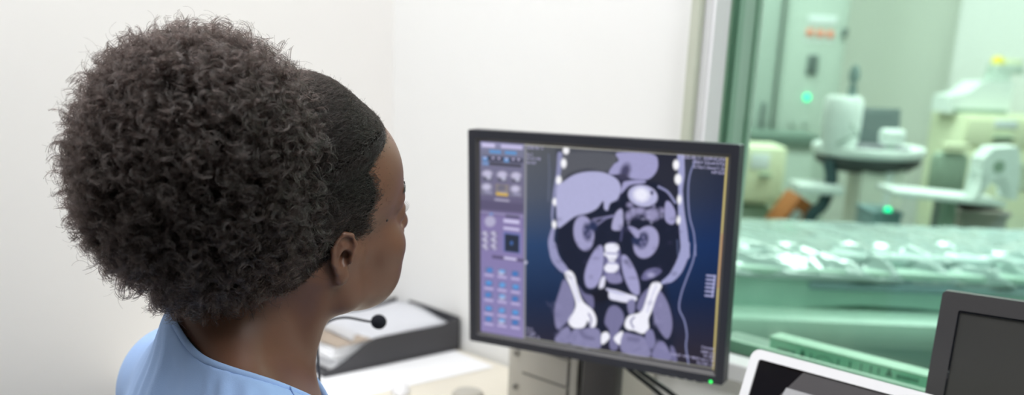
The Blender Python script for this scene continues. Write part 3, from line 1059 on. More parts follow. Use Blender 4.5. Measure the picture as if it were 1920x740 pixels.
blob(*c4([(735, 175)])[0], 6, 4, (170, 168, 205), soft=3)
for k in range(60):
    a, b = c3([(1000 + rr.random() * 0, 0)])[0]
    a, b = 1040 + rr.random() * 235, 405 + rr.random() * 130
    blob(a, b, 2 + 4 * rr.random(), 1.5 + 3 * rr.random(), [(30, 34, 60), (64, 62, 96), (12, 16, 36)][k % 3], soft=3, op=.35)
for cx_, cy_, w_, h_ in ((1050, 600, 30, 50), (1230, 600, 24, 55), (1200, 655, 60, 20), (1080, 640, 60, 20)):
    for k in range(14):
        blob(cx_ + rr.normal() * w_ * .4, cy_ + rr.normal() * h_ * .4, 2 + 5 * rr.random(), 1.5 + 3 * rr.random(), [(110, 108, 146), (146, 144, 184)][k % 2], rot=rr.uniform(0, 180), soft=3, op=.35)
# ruler on the right
stroke(c4([(1106, 180), (1092, 300)]), 2.6, (180, 182, 226), sm=False)
for y in (180, 203, 226, 248, 271, 296):
    stroke(c4([(1060 - (y - 180) * .08, y - 2), (1106 - (y - 180) * .1, y + 2)]), 2.6, (180, 182, 226), sm=False)
# grain of the scan
gn = rr.normal(0, 0.05, len(S))
S *= (1 + gn[:, None])
# window borders
stroke([(982, 272), (981, 634)], 3.2, (150, 150, 160), sm=False)
stroke([(980, 271), (1364, 295)], 3.0, (196, 194, 182), sm=False)
stroke([(1361, 296), (1350, 460), (1346, 520), (1337, 694)], 3.4, (206, 190, 120), sm=False)
stroke([(1352, 440), (1345, 540)], 2.6, (190, 130, 110), sm=False, op=.7)
stroke([(980, 634), (1337, 693)], 2.0, (150, 150, 140), sm=False)
blob(983, 493, 3, 3, (190, 190, 215))
# control strip on the left
strip = np.where(PX < 979)[0]
sv = (PY[strip] - 266) / 360.0
cols = np.array([srgb(c_) for c_ in ((150, 148, 186), (120, 122, 146), (116, 112, 142), (98, 92, 122), (132, 120, 168), (134, 124, 172), (134, 126, 176), (140, 130, 178))])
pos = [0, .05, .2, .34, .40, .6, .8, 1.0]
S[strip] = np.stack([np.interp(sv, pos, cols[:, k]) for k in range(3)], -1)


def rect(cx, cy, wd, hh, col, soft=1.0, op=1.0):
    sl = 0.065 + 0.11 * (cy - 266) / 360
    P = [(cx - wd / 2, cy - hh / 2 - sl * wd / 2), (cx + wd / 2, cy - hh / 2 + sl * wd / 2), (cx + wd / 2, cy + hh / 2 + sl * wd / 2), (cx - wd / 2, cy + hh / 2 - sl * wd / 2)]
    poly(P, col, soft, op, sm=False)


LT, BL, DK = (206, 200, 236), (96, 150, 206), (66, 68, 86)
rect(912, 273, 24, 7, LT); rect(956, 276, 40, 7, (196, 190, 228))
rect(925, 285, 22, 6, BL); rect(954, 287, 22, 6, BL); rect(940, 299, 76, 10, DK, op=.6)
for x, c_ in ((906, BL), (921, DK), (932, DK), (946, BL), (959, DK), (969, DK)):
    rect(x, 298 + (x - 906) * .06, 9, 8, c_); rect(x, 296 + (x - 906) * .06, 4, 3, LT)
rect(938, 309, 72, 6, (70, 70, 84)); rect(907, 307, 12, 6, (120, 150, 200))
for x in (910, 938, 964):
    y = 330 + (x - 910) * .07
    rect(x, y, 22, 20, (112, 110, 134)); blob(x, y - 4, 9, 6, (196, 192, 220), soft=2.5); rect(x, y + 6, 14, 5, (84, 84, 100)); blob(x + 3, y + 3, 4, 4, (190, 190, 214), soft=2)
    rect(x, y + 25, 24, 22, (122, 120, 142) if x != 938 else (140, 132, 130)); blob(x - 1, y + 21, 8, 6, (196, 192, 220) if x != 938 else (110, 108, 126), soft=2.5); rect(x + 2, y + 31, 13, 5, (150, 148, 178))
rect(938, 365, 22, 5, (214, 178, 72))
rect(938, 376, 28, 4, (180, 176, 200), op=.7)
rect(938, 388, 80, 17, (92, 86, 116), soft=2)
rect(938, 402, 80, 1.5, (170, 165, 200)); blob(918, 402, 3, 2, (110, 150, 210))
rect(958, 407, 26, 5, (84, 80, 108)); rect(956, 416, 30, 7, LT, op=.8); rect(956, 430, 30, 5, LT, op=.8)
for yy in (414, 440, 452, 464):
    for x in (907, 923):
        if yy == 414:
            blob(916, 416, 9, 9, (178, 174, 204), soft=3)
        else:
            rect(x, yy, 12, 9, (104, 100, 128)); blob(x - 1, yy - 2, 4, 3, (204, 200, 226), soft=2); blob(x + 2, yy + 3, 3, 2, (196, 190, 222), soft=1.5)
rect(957, 456, 32, 38, (110, 120, 180)); rect(957, 457, 27, 33, (40, 48, 66)); blob(956, 457, 2, 3, (70, 110, 180)); rect(957, 456, 3, 5, (80, 120, 190), op=.7)
rect(950, 486, 60, 6, (92, 84, 118)); rect(954, 486, 24, 5, LT, op=.8)
for i, y in enumerate((510, 535, 557, 583, 602)):
    for j, x in enumerate((914, 939, 964)):
        yy = y + (x - 914) * .14 - 3
        rect(x, yy, 15, 11, (118, 118, 158))
        blob(x + rr.uniform(-2, 2), yy + rr.uniform(-1, 1), 5.5, 4.5, [(70, 132, 200), (96, 160, 222), (58, 120, 190), (196, 200, 226)][(i * 2 + j * 3) % 4], soft=2)
        if (i + j) % 2:
            rect(x, yy - 1, 10, 5, (90, 160, 224), op=.8)
        rect(x, yy + 10, 17, 4.5, (186, 176, 218), op=.85)
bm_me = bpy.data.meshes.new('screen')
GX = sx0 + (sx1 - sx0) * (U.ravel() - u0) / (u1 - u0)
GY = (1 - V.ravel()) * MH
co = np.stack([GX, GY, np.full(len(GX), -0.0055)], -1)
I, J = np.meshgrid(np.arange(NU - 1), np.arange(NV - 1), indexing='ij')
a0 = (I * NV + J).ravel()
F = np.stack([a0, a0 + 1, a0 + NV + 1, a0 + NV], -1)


def fast_mesh(me, co, F):
    me.vertices.add(len(co))
    me.vertices.foreach_set('co', np.asarray(co, np.float32).ravel())
    me.loops.add(F.size)
    me.loops.foreach_set('vertex_index', F.ravel().astype(np.int32))
    me.polygons.add(len(F))
    me.polygons.foreach_set('loop_start', (np.arange(len(F)) * F.shape[1]).astype(np.int32))
    me.update(calc_edges=True)


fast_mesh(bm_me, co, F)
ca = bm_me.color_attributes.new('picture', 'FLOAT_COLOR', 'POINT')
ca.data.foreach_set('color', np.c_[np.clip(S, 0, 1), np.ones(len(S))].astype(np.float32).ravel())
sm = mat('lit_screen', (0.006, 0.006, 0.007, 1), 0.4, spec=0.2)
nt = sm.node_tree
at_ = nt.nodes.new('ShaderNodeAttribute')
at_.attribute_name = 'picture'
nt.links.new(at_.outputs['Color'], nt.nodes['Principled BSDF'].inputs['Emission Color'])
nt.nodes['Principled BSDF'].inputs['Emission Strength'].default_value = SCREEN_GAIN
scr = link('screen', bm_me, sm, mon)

# lettering in the scan window corners
tm = mat('screen_lettering', (0.02, 0.02, 0.02, 1), 0.5, emit=lin(196, 192, 232), estr=0.9)


def text(body_, px, py, pxh, align='LEFT'):
    cu = bpy.data.curves.new('lettering', 'FONT')
    cu.body = body_
    cu.size = 1.0
    cu.align_x = align
    o = bpy.data.objects.new('lettering_tmp', cu)
    COL.objects.link(o)
    bpy.context.view_layer.update()
    me = bpy.data.meshes.new_from_object(o.evaluated_get(bpy.context.evaluated_depsgraph_get()))
    bpy.data.objects.remove(o)
    x, y = ml(px, py)
    s = pxh / 0.70 * MH / 425.0
    for v in me.vertices:
        v.co = Vector((x + v.co.x * s, y + v.co.y * s, -0.0049))
    me.name = 'lettering'
    return link('lettering', me, tm, mon)


text('2020 06 11', 985, 279, 5.5); text('Se 3', 985, 292, 5); text('Im 61/140', 985, 299, 5); text('Ax 0.0', 985, 307, 5)
text('2020-08-11 10:09:42.654', 1358, 303, 5.5, 'RIGHT'); text('120kV 53mA/5YQ', 1357, 311, 5.5, 'RIGHT'); text('0.75s/1.0mm/1.2x', 1357, 320, 5.5, 'RIGHT'); text('HF10.0', 1356, 328, 5.5, 'RIGHT')
text('R 5.2', 985, 619, 5); text('W 400', 985, 626, 5); text('L 40 Z 1.0', 985, 632, 5)
text('Coronal', 1338, 658, 5, 'RIGHT'); text('MPR 3.0', 1338, 667, 5, 'RIGHT'); text('W 350', 1338, 674, 5, 'RIGHT'); text('CONT. FOV 400.0 mm L 40', 1338, 681, 5, 'RIGHT'); text('FILTER 1.0', 1337, 689, 5, 'RIGHT')
# ------------------------------------------------------------------ the examination room behind the glass
RT = RC @ np.array([0.99916, 0.04086, 0.0])
YAW = math.atan2(RT[1], RT[0])                     # the equipment stands at an angle to the window
EX = np.array([math.cos(YAW), math.sin(YAW), 0])
EY = np.array([-math.sin(YAW), math.cos(YAW), 0])


def unit(name, px, d, label, cat, group=None, rz=YAW):
    p_ = at(px, 300, d)
    e_ = empty(name, (p_[0], p_[1], 0.0), label, cat, rz, group)
    e_['_px'] = 0
    del e_['_px']
    return e_, p_


def zz(px, py, d):
    return at(px, py, d)[2]


def dx(p0, px, d):
    """sideways offset of pixel column px from point p0"""
    return float((at(px, 300, d) - p0) @ EX)


def put(root, name, lo, hi, m, bev=0.004, **k):
    bm = B()
    span(bm, lo, hi, bev)
    return obj(name, bm, m, root, angle=40)


# --- patient table
DN, DF = 2.16, 2.66
tb, P0 = unit('patient_table', 1650, DN, 'long pale green patient table running along just behind the glass', 'patient table')
xl, xr = dx(P0, 1290, DN), 1.15
zt = zz(1650, 524, DN) - 0.012
apron = [(1290, 640), (1380, 622), (1440, 613), (1500, 604), (1560, 598), (1650, 594), (1760, 600), (1900, 615), (2050, 640)]
bm = B()
pl = [(xl, zt)] + [(dx(P0, a, DN), zz(a, b, DN)) for a, b in apron]
pl = pl + [(xr, pl[-1][1] - 0.02), (xr, zt)]
a_ = [bm.verts.new((x, 0.0, z)) for x, z in pl]
b_ = [bm.verts.new((x, 0.025, z)) for x, z in pl]
bm.faces.new(a_); bm.faces.new(b_[::-1])
for i in range(len(pl)):
    j = (i + 1) % len(pl)
    bm.faces.new((a_[i], b_[i], b_[j], a_[j]))
obj('side_apron', bm, M['table_panel'], tb)
put(tb, 'tabletop', (xl, -0.006, zt - 0.004), (xr, 0.50, zt + 0.014), M['table_light'], 0.006)
put(tb, 'side_rail', (dx(P0, 1545, DN), -0.014, zz(1650, 563, DN)), (xr, 0.0, zz(1650, 547, DN)), M['table_blue'], 0.005)
put(tb, 'side_groove', (xl, -0.004, zz(1650, 541, DN)), (xr, 0.0, zz(1650, 537, DN)), M['table_blue'], 0.001)
zb = zz(1650, 648, DN + 0.06)
put(tb, 'lift_cover', (xl + 0.03, -0.10, zb), (xr - 0.1, 0.44, zz(1650, 604, DN)), M['table_light'], 0.02)
put(tb, 'lower_skirt', (xl + 0.10, 0.09, 0.12), (xr - 0.14, 0.40, zb + 0.004), M['table_panel'], 0.02)
put(tb, 'foot_plate', (xl + 0.04, 0.02, 0.0), (xr - 0.08, 0.46, 0.13), M['table_blue'], 0.02)
put(tb, 'mattress', (xl + 0.005, 0.055, zt + 0.012), (xr, 0.485, zt + 0.040), M['mattress'], 0.014)

# crinkled wrap over the mattress
nx, ny = 300, 110
xs = np.linspace(xl - 0.004, xr + 0.004, nx)
prof = [(-0.016, zt - 0.006), (-0.012, zt + 0.008), (0.022, zt + 0.030), (0.075, zt + 0.047), (0.12, zt + 0.052), (0.25, zt + 0.056), (0.47, zt + 0.047), (0.497, zt + 0.035), (0.502, zt - 0.01)]
pr = np.array(spline([(a, b, 0) for a, b in prof], 30))[:, :2]
sl_ = np.r_[0, np.cumsum(np.hypot(*np.diff(pr, axis=0).T))]
tt = np.linspace(0, sl_[-1], ny)
py_, pz_ = np.interp(tt, sl_, pr[:, 0]), np.interp(tt, sl_, pr[:, 1])
XX, TT = np.meshgrid(xs, tt, indexing='ij')
YY = np.broadcast_to(py_, XX.shape).copy()
ZZ = np.broadcast_to(pz_, XX.shape).copy()
rw = np.random.default_rng(11)
H = np.zeros_like(XX)
for k in range(80):
    an = rw.uniform(0.1, 1.1) if k % 3 else rw.uniform(0, PI)
    fx = rw.uniform(3.5, 17)
    ph = rw.uniform(0, 6.28)
    cx, ct, wd = rw.uniform(xl, xr), rw.uniform(0, tt[-1]), rw.uniform(0.08, 0.25)
    env = np.exp(-((XX - cx) ** 2 + (TT - ct) ** 2) / wd ** 2)
    s_ = np.sin((XX * math.cos(an) + TT * math.sin(an)) * fx * 3 + ph)
    H += env * (0.5 - np.abs(s_)) * rw.uniform(0.003, 0.0105) * np.interp(TT, [0, 0.10, 0.20, 0.5], [1.7, 1.5, 0.55, 0.5]) * np.interp(XX, [xl, xl + 0.35, xl + 0.6], [0.6, 0.7, 1.1])
ZZ += H * np.where((py_ > 0.0) & (py_ < 0.49), 1.0, 0.4)[None]
YY -= (H * np.where(py_ < 0.05, 0.8, 0.0)[None])
me = bpy.data.meshes.new('plastic_sheet')
I, J = np.meshgrid(np.arange(nx - 1), np.arange(ny - 1), indexing='ij')
a0 = (I * ny + J).ravel()
fast_mesh(me, np.stack([XX.ravel(), YY.ravel(), ZZ.ravel()], -1), np.stack([a0, a0 + ny, a0 + ny + 1, a0 + 1], -1))
ws = link('plastic_sheet', me, M['wrap'], None, True)
ws.location = tb.location
ws.rotation_euler = tb.rotation_euler
sd = ws.modifiers.new('thick', 'SOLIDIFY'); sd.thickness = 0.0008
tag(ws, 'shiny crinkled clear plastic sheet wrapped over the patient table', 'plastic sheet')

# --- strip taken for a glass reflection, built as a box on the sill
YB = 0.085
pA, pB = on(1443, 634, 1, YB), on(1790, 711, 1, YB)
zb0 = WIN_Z0 - 0.006
zc = (pA[2] + on(1740, 699, 1, YB)[2]) / 2
cbx = empty('reflection_box', (pA[0], YB, zb0), 'long pale jade box standing in for a reflection in the glass', 'reflection box')
Lb = pB[0] - pA[0]
put(cbx, 'housing', (0, 0, 0), (Lb, 0.032, zc - zb0 - 0.002), M['box_green'], 0.003)
put(cbx, 'lid', (-0.0015, -0.0015, zc - zb0 - 0.004), (Lb + 0.0015, 0.034, zc - zb0), M['box_top'], 0.0015)
rk = random.Random(5)


def mk(px, h, wd, up=0.0, name='mark'):
    p_ = on(px, 634 + (px - 1443) * 0.222 + 16 + up, 1, YB)
    bm = B()
    box(bm, (p_[0] - pA[0], -0.0006, p_[2] - zb0), (wd, 0.0014, h))
    return obj(name, bm, M['mark'], cbx)


for k in range(9):
    mk(1459 + k * 3.8, 0.004 + 0.003 * rk.random(), 0.0011)
bm = B(); p_ = on(1505, 634 + 62 * .222 + 15, 1, YB)
prism(bm, [(-0.004, -0.005), (0.004, -0.006), (0.003, 0.001), (0.0, 0.007), (-0.003, 0.003)], 0, 0.0012)
bmesh.ops.rotate(bm, verts=bm.verts, cent=(0, 0, 0), matrix=Matrix.Rotation(PI / 2, 3, 'X'))
bmesh.ops.translate(bm, verts=bm.verts, vec=(p_[0] - pA[0], 0.0002, p_[2] - zb0)); obj('mark', bm, M['mark'], cbx)
for px, h in ((1521, .010), (1572, .010), (1594, .011), (1615, .012), (1633, .011), (1648, .010)):
    mk(px, h, 0.0016)
bm = B()
pts = []
for t in np.linspace(0, 1, 17):
    px = 1527 + 36 * t
    p_ = on(px, 634 + (px - 1443) * .222 + 20 - 9 * math.sin(PI * t), 1, YB)
    pts.append((p_[0] - pA[0], -0.0006, p_[2] - zb0))
tube(bm, pts, 0.0006, 6); obj('mark', bm, M['mark'], cbx)
bm = B(); p_ = on(1667, 634 + 224 * .222 + 14, 1, YB)
prism(bm, [(-0.005, -0.006), (0.006, -0.006), (0.003, 0.002), (0.0, 0.008), (-0.002, 0.002)], 0, 0.0012)
bmesh.ops.rotate(bm, verts=bm.verts, cent=(0, 0, 0), matrix=Matrix.Rotation(PI / 2, 3, 'X'))
bmesh.ops.translate(bm, verts=bm.verts, vec=(p_[0] - pA[0], 0.0002, p_[2] - zb0)); obj('mark', bm, M['mark'], cbx)
for k in range(11):
    mk(1682 + k * 3.9, 0.004 + 0.003 * rk.random(), 0.0012, up=2)

# --- tall control cabinet on the far wall
D = 4.75
cab, P0 = unit('control_cabinet', 1500, D, 'tall pale control cabinet with red lamps and a grey meter', 'cabinet')
x0, x1 = dx(P0, 1443, D), dx(P0, 1549, D)
put(cab, 'body', (x0, 0, 0), (x1 + 0.02, 0.34, 2.1), M['cab'], 0.006)
put(cab, 'door', (x0 + 0.012, -0.014, 0.12), (x1 - 0.005, 0.002, 2.06), M['cab'], 0.004)
put(cab, 'name_plate', (dx(P0, 1483, D), -0.020, zz(1500, 47, D)), (dx(P0, 1534, D), -0.012, zz(1500, 31, D)), M['label_white'], 0.002)
for px in (1488, 1507, 1525):
    bm = B(); lathe(bm, [(0, 0), (0.017, 0), (0.016, 0.012), (0.008, 0.016), (0, 0.016)], 16, c=(dx(P0, px, D), -0.014, zz(px, 61 + (px - 1488) * .1, D)), mat3=Matrix.Rotation(PI / 2, 3, 'X')); obj('indicator_lamp', bm, M['red'], cab, angle=40)
    bm = B(); box(bm, (dx(P0, px, D), -0.0155, zz(px, 76, D)), (0.036, 0.003, 0.012), 0.001); obj('lamp_label', bm, M['label_white'], cab)
put(cab, 'meter', (dx(P0, 1490, D), -0.03, zz(1500, 138, D)), (dx(P0, 1509, D), -0.012, zz(1500, 102, D)), M['meter'], 0.004)
bm = B(); bmesh.ops.create_uvsphere(bm, u_segments=12, v_segments=8, radius=0.0165); bmesh.ops.translate(bm, verts=bm.verts, vec=(dx(P0, 1497, D), -0.016, zz(1497, 180, D))); obj('green_dot', bm, M['glow_dot'], cab, smooth=True)
for px in (1477, 1500):
    bm = B(); lathe(bm, [(0, 0), (0.012, 0), (0.010, 0.016), (0, 0.016)], 14, c=(dx(P0, px, D), -0.014, zz(px, 228, D)), mat3=Matrix.Rotation(PI / 2, 3, 'X')); obj('knob', bm, M['cab_edge'], cab)
put(cab, 'handle', (dx(P0, 1550, D) - 0.008, -0.03, zz(1553, 70, D)), (dx(P0, 1556, D), -0.001, zz(1553, 54, D)), M['meter'], 0.003)

D = 4.7
loc_, P0 = unit('tall_slab', 1415, D, 'tall grey green locker close to the left window frame', 'slab')  # tall block filling the darker green strip beside the frame
x0, x1 = dx(P0, 1330, D), dx(P0, 1436, D)
put(loc_, 'body', (x0, 0, 0), (x1, 0.35, 2.1), M['cab_edge'], 0.006)
put(loc_, 'door', (x0 + 0.01, -0.014, 0.1), (x1 - 0.016, 0.002, 2.07), M['cab_edge'], 0.004)
put(loc_, 'handle', (x1 - 0.05, -0.035, 1.0), (x1 - 0.035, -0.012, 1.12), M['meter'], 0.004)

D = 4.36
ctr, P0 = unit('low_counter', 1460, D, 'low counter with a dark edge below the tall control cabinet', 'counter')
x0, x1 = dx(P0, 1380, D), dx(P0, 1532, D)
put(ctr, 'worktop', (x0, -0.02, zz(1460, 272, D)), (x1, 0.24, zz(1460, 250, D)), M['counter'], 0.004)
put(ctr, 'base_unit', (x0 + 0.02, 0.0, 0.0), (x1 - 0.02, 0.22, zz(1460, 271, D)), M['cab'], 0.004)

# --- pale yellow cabinet on legs
D = 3.75
yc, P0 = unit('yellow_cabinet', 1430, D, 'pale yellow cabinet on legs behind the right edge of the lit monitor', 'cabinet')
x0, x1 = dx(P0, 1335, D), dx(P0, 1474, D)
z0, z1 = zz(1440, 385, D), zz(1440, 270, D)
put(yc, 'body', (x0, 0, z0), (x1, 0.22, z1 - 0.01), M['yellow'], 0.006)
put(yc, 'drawer_front', (x0 + 0.01, -0.014, z0 + 0.015), (x1 - 0.01, 0.002, z1 - 0.012), M['yellow'], 0.005)
put(yc, 'label', (dx(P0, 1406, D), -0.018, zz(1420, 316, D)), (dx(P0, 1441, D), -0.013, zz(1420, 286, D)), M['label_white'], 0.001)
put(yc, 'handle', (dx(P0, 1424, D), -0.034, zz(1420, 331, D)), (dx(P0, 1446, D), -0.013, zz(1420, 325, D)), M['greygreen'], 0.003)
for xa, ya in ((x0, 0.0), (x1 - 0.035, 0.0), (x0, 0.185), (x1 - 0.035, 0.185)):
    put(yc, 'leg', (xa, ya, 0), (xa + 0.035, ya + 0.035, z0 + 0.004), M['yellow'], 0.003)
put(yc, 'dark_shelf', (x0 + 0.03, 0.05, z0 - 0.30), (x1 - 0.03, 0.20, z0 - 0.02), M['greygreen'], 0.004)

# orange binder leaning on a rack
D = 3.55
ob, P0 = unit('binder', 1487, D, 'orange brown binder leaning beside the yellow cabinet leg', 'binder')
zc_ = zz(1487, 405, D)
R3 = Matrix.Rotation(math.radians(32), 3, 'Y')
bm = B(); vv = box(bm, (0, 0, 0), (0.055, 0.20, 0.15), 0.005, R3); bmesh.ops.translate(bm, verts=vv, vec=(0, 0, 0.09)); obj('cover', bm, M['orange'], ob, angle=40)
bm = B(); vv = box(bm, (0.0, -0.101, 0.0), (0.03, 0.002, 0.06), 0.0005, R3); bmesh.ops.translate(bm, verts=vv, vec=(0, 0, 0.09)); obj('spine_label', bm, M['label_white'], ob)
ob.location.z = zc_ - 0.09
rk_, _ = unit('low_rack', 1487, D, 'low dark rack carrying the orange binder', 'rack')
put(rk_, 'top_shelf', (-0.10, -0.11, zc_ - 0.045 - 0.06), (0.12, 0.13, zc_ - 0.025 - 0.06), M['greygreen'], 0.003)
for xa, ya in ((-0.09, -0.10), (0.09, -0.10), (-0.09, 0.10), (0.09, 0.10)):
    put(rk_, 'leg', (xa, ya, 0), (xa + 0.02, ya + 0.02, zc_ - 0.10), M['greygreen'], 0.002)

# --- console on a column with a round tray
D = 3.30
con, P0 = unit('equipment_stand', 1645, D, 'column stand carrying a rounded white tray in the examination room', 'stand')
zt_ = zz(1640, 281, D)
x0, x1 = dx(P0, 1608, D), dx(P0, 1690, D)
put(con, 'column', (x0 + 0.004, -0.06, 0.03), (x1, 0.10, zt_ - 0.05), M['pillar'], 0.01)
put(con, 'column_strip', (dx(P0, 1653, D), -0.068, 0.05), (dx(P0, 1666, D), -0.05, zt_ - 0.06), M['ltwhite'], 0.004)
rx_ = (dx(P0, 1745, D) - dx(P0, 1536, D)) / 2
cx_ = (dx(P0, 1745, D) + dx(P0, 1536, D)) / 2
bm = B(); vv = lathe(bm, [(0, 0), (0.92, 0.0), (1.0, 0.014), (1.0, 0.030), (0.97, 0.036), (0.93, 0.026), (0, 0.026)], 48)
for v in vv:
    v.co = Vector((cx_ + v.co.x * rx_, 0.08 + v.co.y * 0.19, zt_ - 0.026 + v.co.z))
obj('round_tray', bm, M['ltwhite'], con, angle=35)
bm = B(); vv = lathe(bm, [(0, -0.05), (0.7, -0.048), (0.92, -0.02), (0.93, 0.002), (0, 0.002)], 48)
for v in vv:
    v.co = Vector((cx_ + v.co.x * rx_, 0.08 + v.co.y * 0.19, zt_ - 0.026 + v.co.z))
obj('tray_underside', bm, M['darkbase'], con, angle=35)
bm = B(); lathe(bm, [(0, 0), (0.24, 0), (0.24, 0.03), (0.05, 0.05), (0, 0.05)], 32, c=(0, 0.09, 0)); obj('foot', bm, M['greygreen'], con, angle=40)
bm = B()
tube(bm, spline([(dx(P0, 1555, D), 0.0, zt_ - 0.04), (dx(P0, 1560, D), -0.02, zz(1560, 340, D)), (dx(P0, 1548, D), -0.03, zz(1548, 385, D)), (dx(P0, 1522, D), -0.03, zz(1522, 432, D)), (dx(P0, 1480, D), 0.0, 0.35), (dx(P0, 1560, D), 0.06, 0.04)], 10), 0.021, 12)
obj('curved_arm', bm, M['dark_teal'], con, smooth=True)
put(con, 'side_shelf', (dx(P0, 1492, D), -0.08, zz(1532, 362, D)), (dx(P0, 1577, D), 0.06, zz(1532, 343, D)), M['ltwhite'], 0.008)
# laptop on the tray
lp = empty('laptop', at(1653, 281, D) * np.array([1, 1, 0]) + np.array([0, 0, zt_]), 'grey laptop standing open on the rounded white tray', 'laptop', YAW + 0.06)
put(lp, 'keyboard_base', (-0.085, -0.03, 0.0), (0.085, 0.085, 0.014), M['purple'], 0.003)
bm = B(); vv = box(bm, (0, 0, 0.061), (0.188, 0.008, 0.124), 0.003); bmesh.ops.rotate(bm, verts=vv, cent=(0, 0, 0), matrix=Matrix.Rotation(math.radians(-12), 3, 'X')); bmesh.ops.translate(bm, verts=vv, vec=(0, 0.088, 0.010)); obj('screen', bm, M['grey_scr'], lp, angle=40)
bm = B(); vv = box(bm, (0, -0.0045, 0.058), (0.155, 0.0015, 0.098), 0.0005); bmesh.ops.rotate(bm, verts=vv, cent=(0, 0, 0), matrix=Matrix.Rotation(math.radians(-12), 3, 'X')); bmesh.ops.translate(bm, verts=vv, vec=(0, 0.088, 0.010)); obj('panel', bm, M['grey_scr'], lp)
# white rounded device before the laptop
wd_ = empty('white_device', at(1669, 281, D - 0.06) * np.array([1, 1, 0]) + np.array([0, 0, zt_ + 0.0]), 'small white rounded device before the grey laptop screen', 'device', YAW)
bm = B(); span(bm, (-0.038, -0.03, 0.024), (0.038, 0.03, 0.074), 0.014); obj('body', bm, M['ltwhite'], wd_, angle=50)
bm = B(); lathe(bm, [(0, 0), (0.03, 0), (0.028, 0.008), (0.01, 0.012), (0.01, 0.03), (0, 0.03)], 20); obj('foot', bm, M['cab_edge'], wd_, angle=40)
# white injector head
ij = empty('injector', at(1571, 281, D) * np.array([1, 1, 0]) + np.array([0, 0, zt_]), 'white cylinder shaped injector with a black plunger on top', 'injector', YAW)
r_ = (dx(P0, 1608, D) - dx(P0, 1536, D)) / 2
h_ = zz(1571, 178, D) - zt_
bm = B(); lathe(bm, [(0, 0), (r_ * 0.8, 0), (r_ * 0.95, 0.03), (r_, h_ * 0.6), (r_ * 0.97, h_ * 0.92), (r_ * 0.8, h_), (0, h_)], 32); obj('housing', bm, M['ltwhite'], ij, angle=40)
hp = zz(1571, 120, D) - zt_
bm = B(); lathe(bm, [(0, h_ - 0.002), (0.014, h_ - 0.002), (0.014, h_ + 0.03), (0.009, h_ + 0.032), (0.009, h_ + 0.045), (0.018, h_ + 0.05), (0.016, hp - 0.015), (0.006, hp), (0, hp)], 20, c=(0.022, 0, 0)); obj('plunger', bm, M['plunger'], ij, angle=40)
bm = B(); tube(bm, spline([(r_ * 0.2, -r_, h_ * 0.5), (r_ * 0.5, -r_ - 0.03, h_ * 0.3), (r_ * 0.3, -r_ - 0.02, 0.05), (-r_ * 0.4, -r_ * 1.0, 0.02)], 8), 0.004, 8); obj('tubing', bm, M['cab_edge'], ij, smooth=True)

# --- white side shelf with bracket on the right
D = 2.95
sh, P0 = unit('side_trolley', 1780, D, 'narrow white shelf trolley between the round stand and the right edge', 'trolley')
x0, x1 = dx(P0, 1676, D), dx(P0, 1884, D)
zs0, zs1 = zz(1676, 352, D), zz(1860, 372, D)
bm = B()
vv = span(bm, (x0, -0.06, -0.012), (x1, 0.12, 0.006), 0.005)
for v in vv:
    v.co.z += zs0 - 0.01 + (zs1 - zs0) * (v.co.x - x0) / (x1 - x0)
obj('shelf', bm, M['ltwhite'], sh, angle=40)
put(sh, 'post', (0.02, 0.03, 0.02), (0.06, 0.07, (zs0 + zs1) / 2 - 0.015), M['greygreen'], 0.004)
put(sh, 'foot', (-0.16, -0.08, 0), (0.22, 0.16, 0.03), M['greygreen'], 0.006)
zsf = zs0 - 0.004 + (zs1 - zs0) * (dx(P0, 1858, D) - x0) / (x1 - x0)
br = empty('head_holder', tuple((at(1858, 372, D) * np.array([1, 1, 0]) + np.array([0, 0, zsf + 0.004]))), 'white arched head holder standing on the narrow white shelf', 'head holder', YAW)
bm = B()
hh = zz(1858, 272, D) - zsf
outer_ = [(-0.06, 0.0), (-0.048, 0.0), (-0.020, 0.052), (0.004, 0.068), (0.024, 0.060), (0.034, 0.03), (0.038, 0.0), (0.062, 0.0), (0.060, 0.06), (0.052, hh * 0.75), (0.040, hh), (-0.030, hh * 0.96), (-0.055, hh * 0.74), (-0.050, hh * 0.5), (-0.036, 0.065)]
a_ = [bm.verts.new((x, -0.03, z)) for x, z in outer_]
b_ = [bm.verts.new((x, 0.05, z)) for x, z in outer_]
bm.faces.new(a_); bm.faces.new(b_[::-1])
for i in range(len(outer_)):
    j = (i + 1) % len(outer_)
    bm.faces.new((a_[i], b_[i], b_[j], a_[j]))
bmesh.ops.triangulate(bm, faces=bm.faces[:])
obj('arch', bm, M['ltwhite'], br)
bm = B(); lathe(bm, [(0, 0), (0.017, 0), (0.017, 0.003), (0, 0.003)], 20, c=(-0.008, -0.0300, hh * 0.62), mat3=Matrix.Rotation(PI / 2, 3, 'X')); obj('socket', bm, M['greygreen'], br)

D = 3.6
gp, P0 = unit('padded_seat', 1785, D, 'grey green padded seat back left of the right yellow cabinet', 'chair')
x0, x1 = dx(P0, 1752, D), dx(P0, 1822, D)
put(gp, 'backrest', (x0, 0, zz(1785, 375, D)), (x1, 0.06, zz(1785, 285, D)), M['greygreen'], 0.028)
put(gp, 'top_strip', (dx(P0, 1768, D), -0.01, zz(1785, 280, D)), (dx(P0, 1812, D), 0.04, zz(1785, 268, D)), M['yellow'], 0.005)
put(gp, 'seat', (x0 - 0.02, -0.28, 0.40), (x1 + 0.02, 0.05, 0.46), M['greygreen'], 0.02)
put(gp, 'back_post', (-0.015, 0.04, 0.44), (0.015, 0.07, zz(1785, 330, D)), M['meter'], 0.004)
for xa, ya in ((x0, -0.26), (x1 - 0.02, -0.26), (x0, 0.02), (x1 - 0.02, 0.02)):
    put(gp, 'leg', (xa, ya, 0), (xa + 0.02, ya + 0.02, 0.41), M['meter'], 0.003)

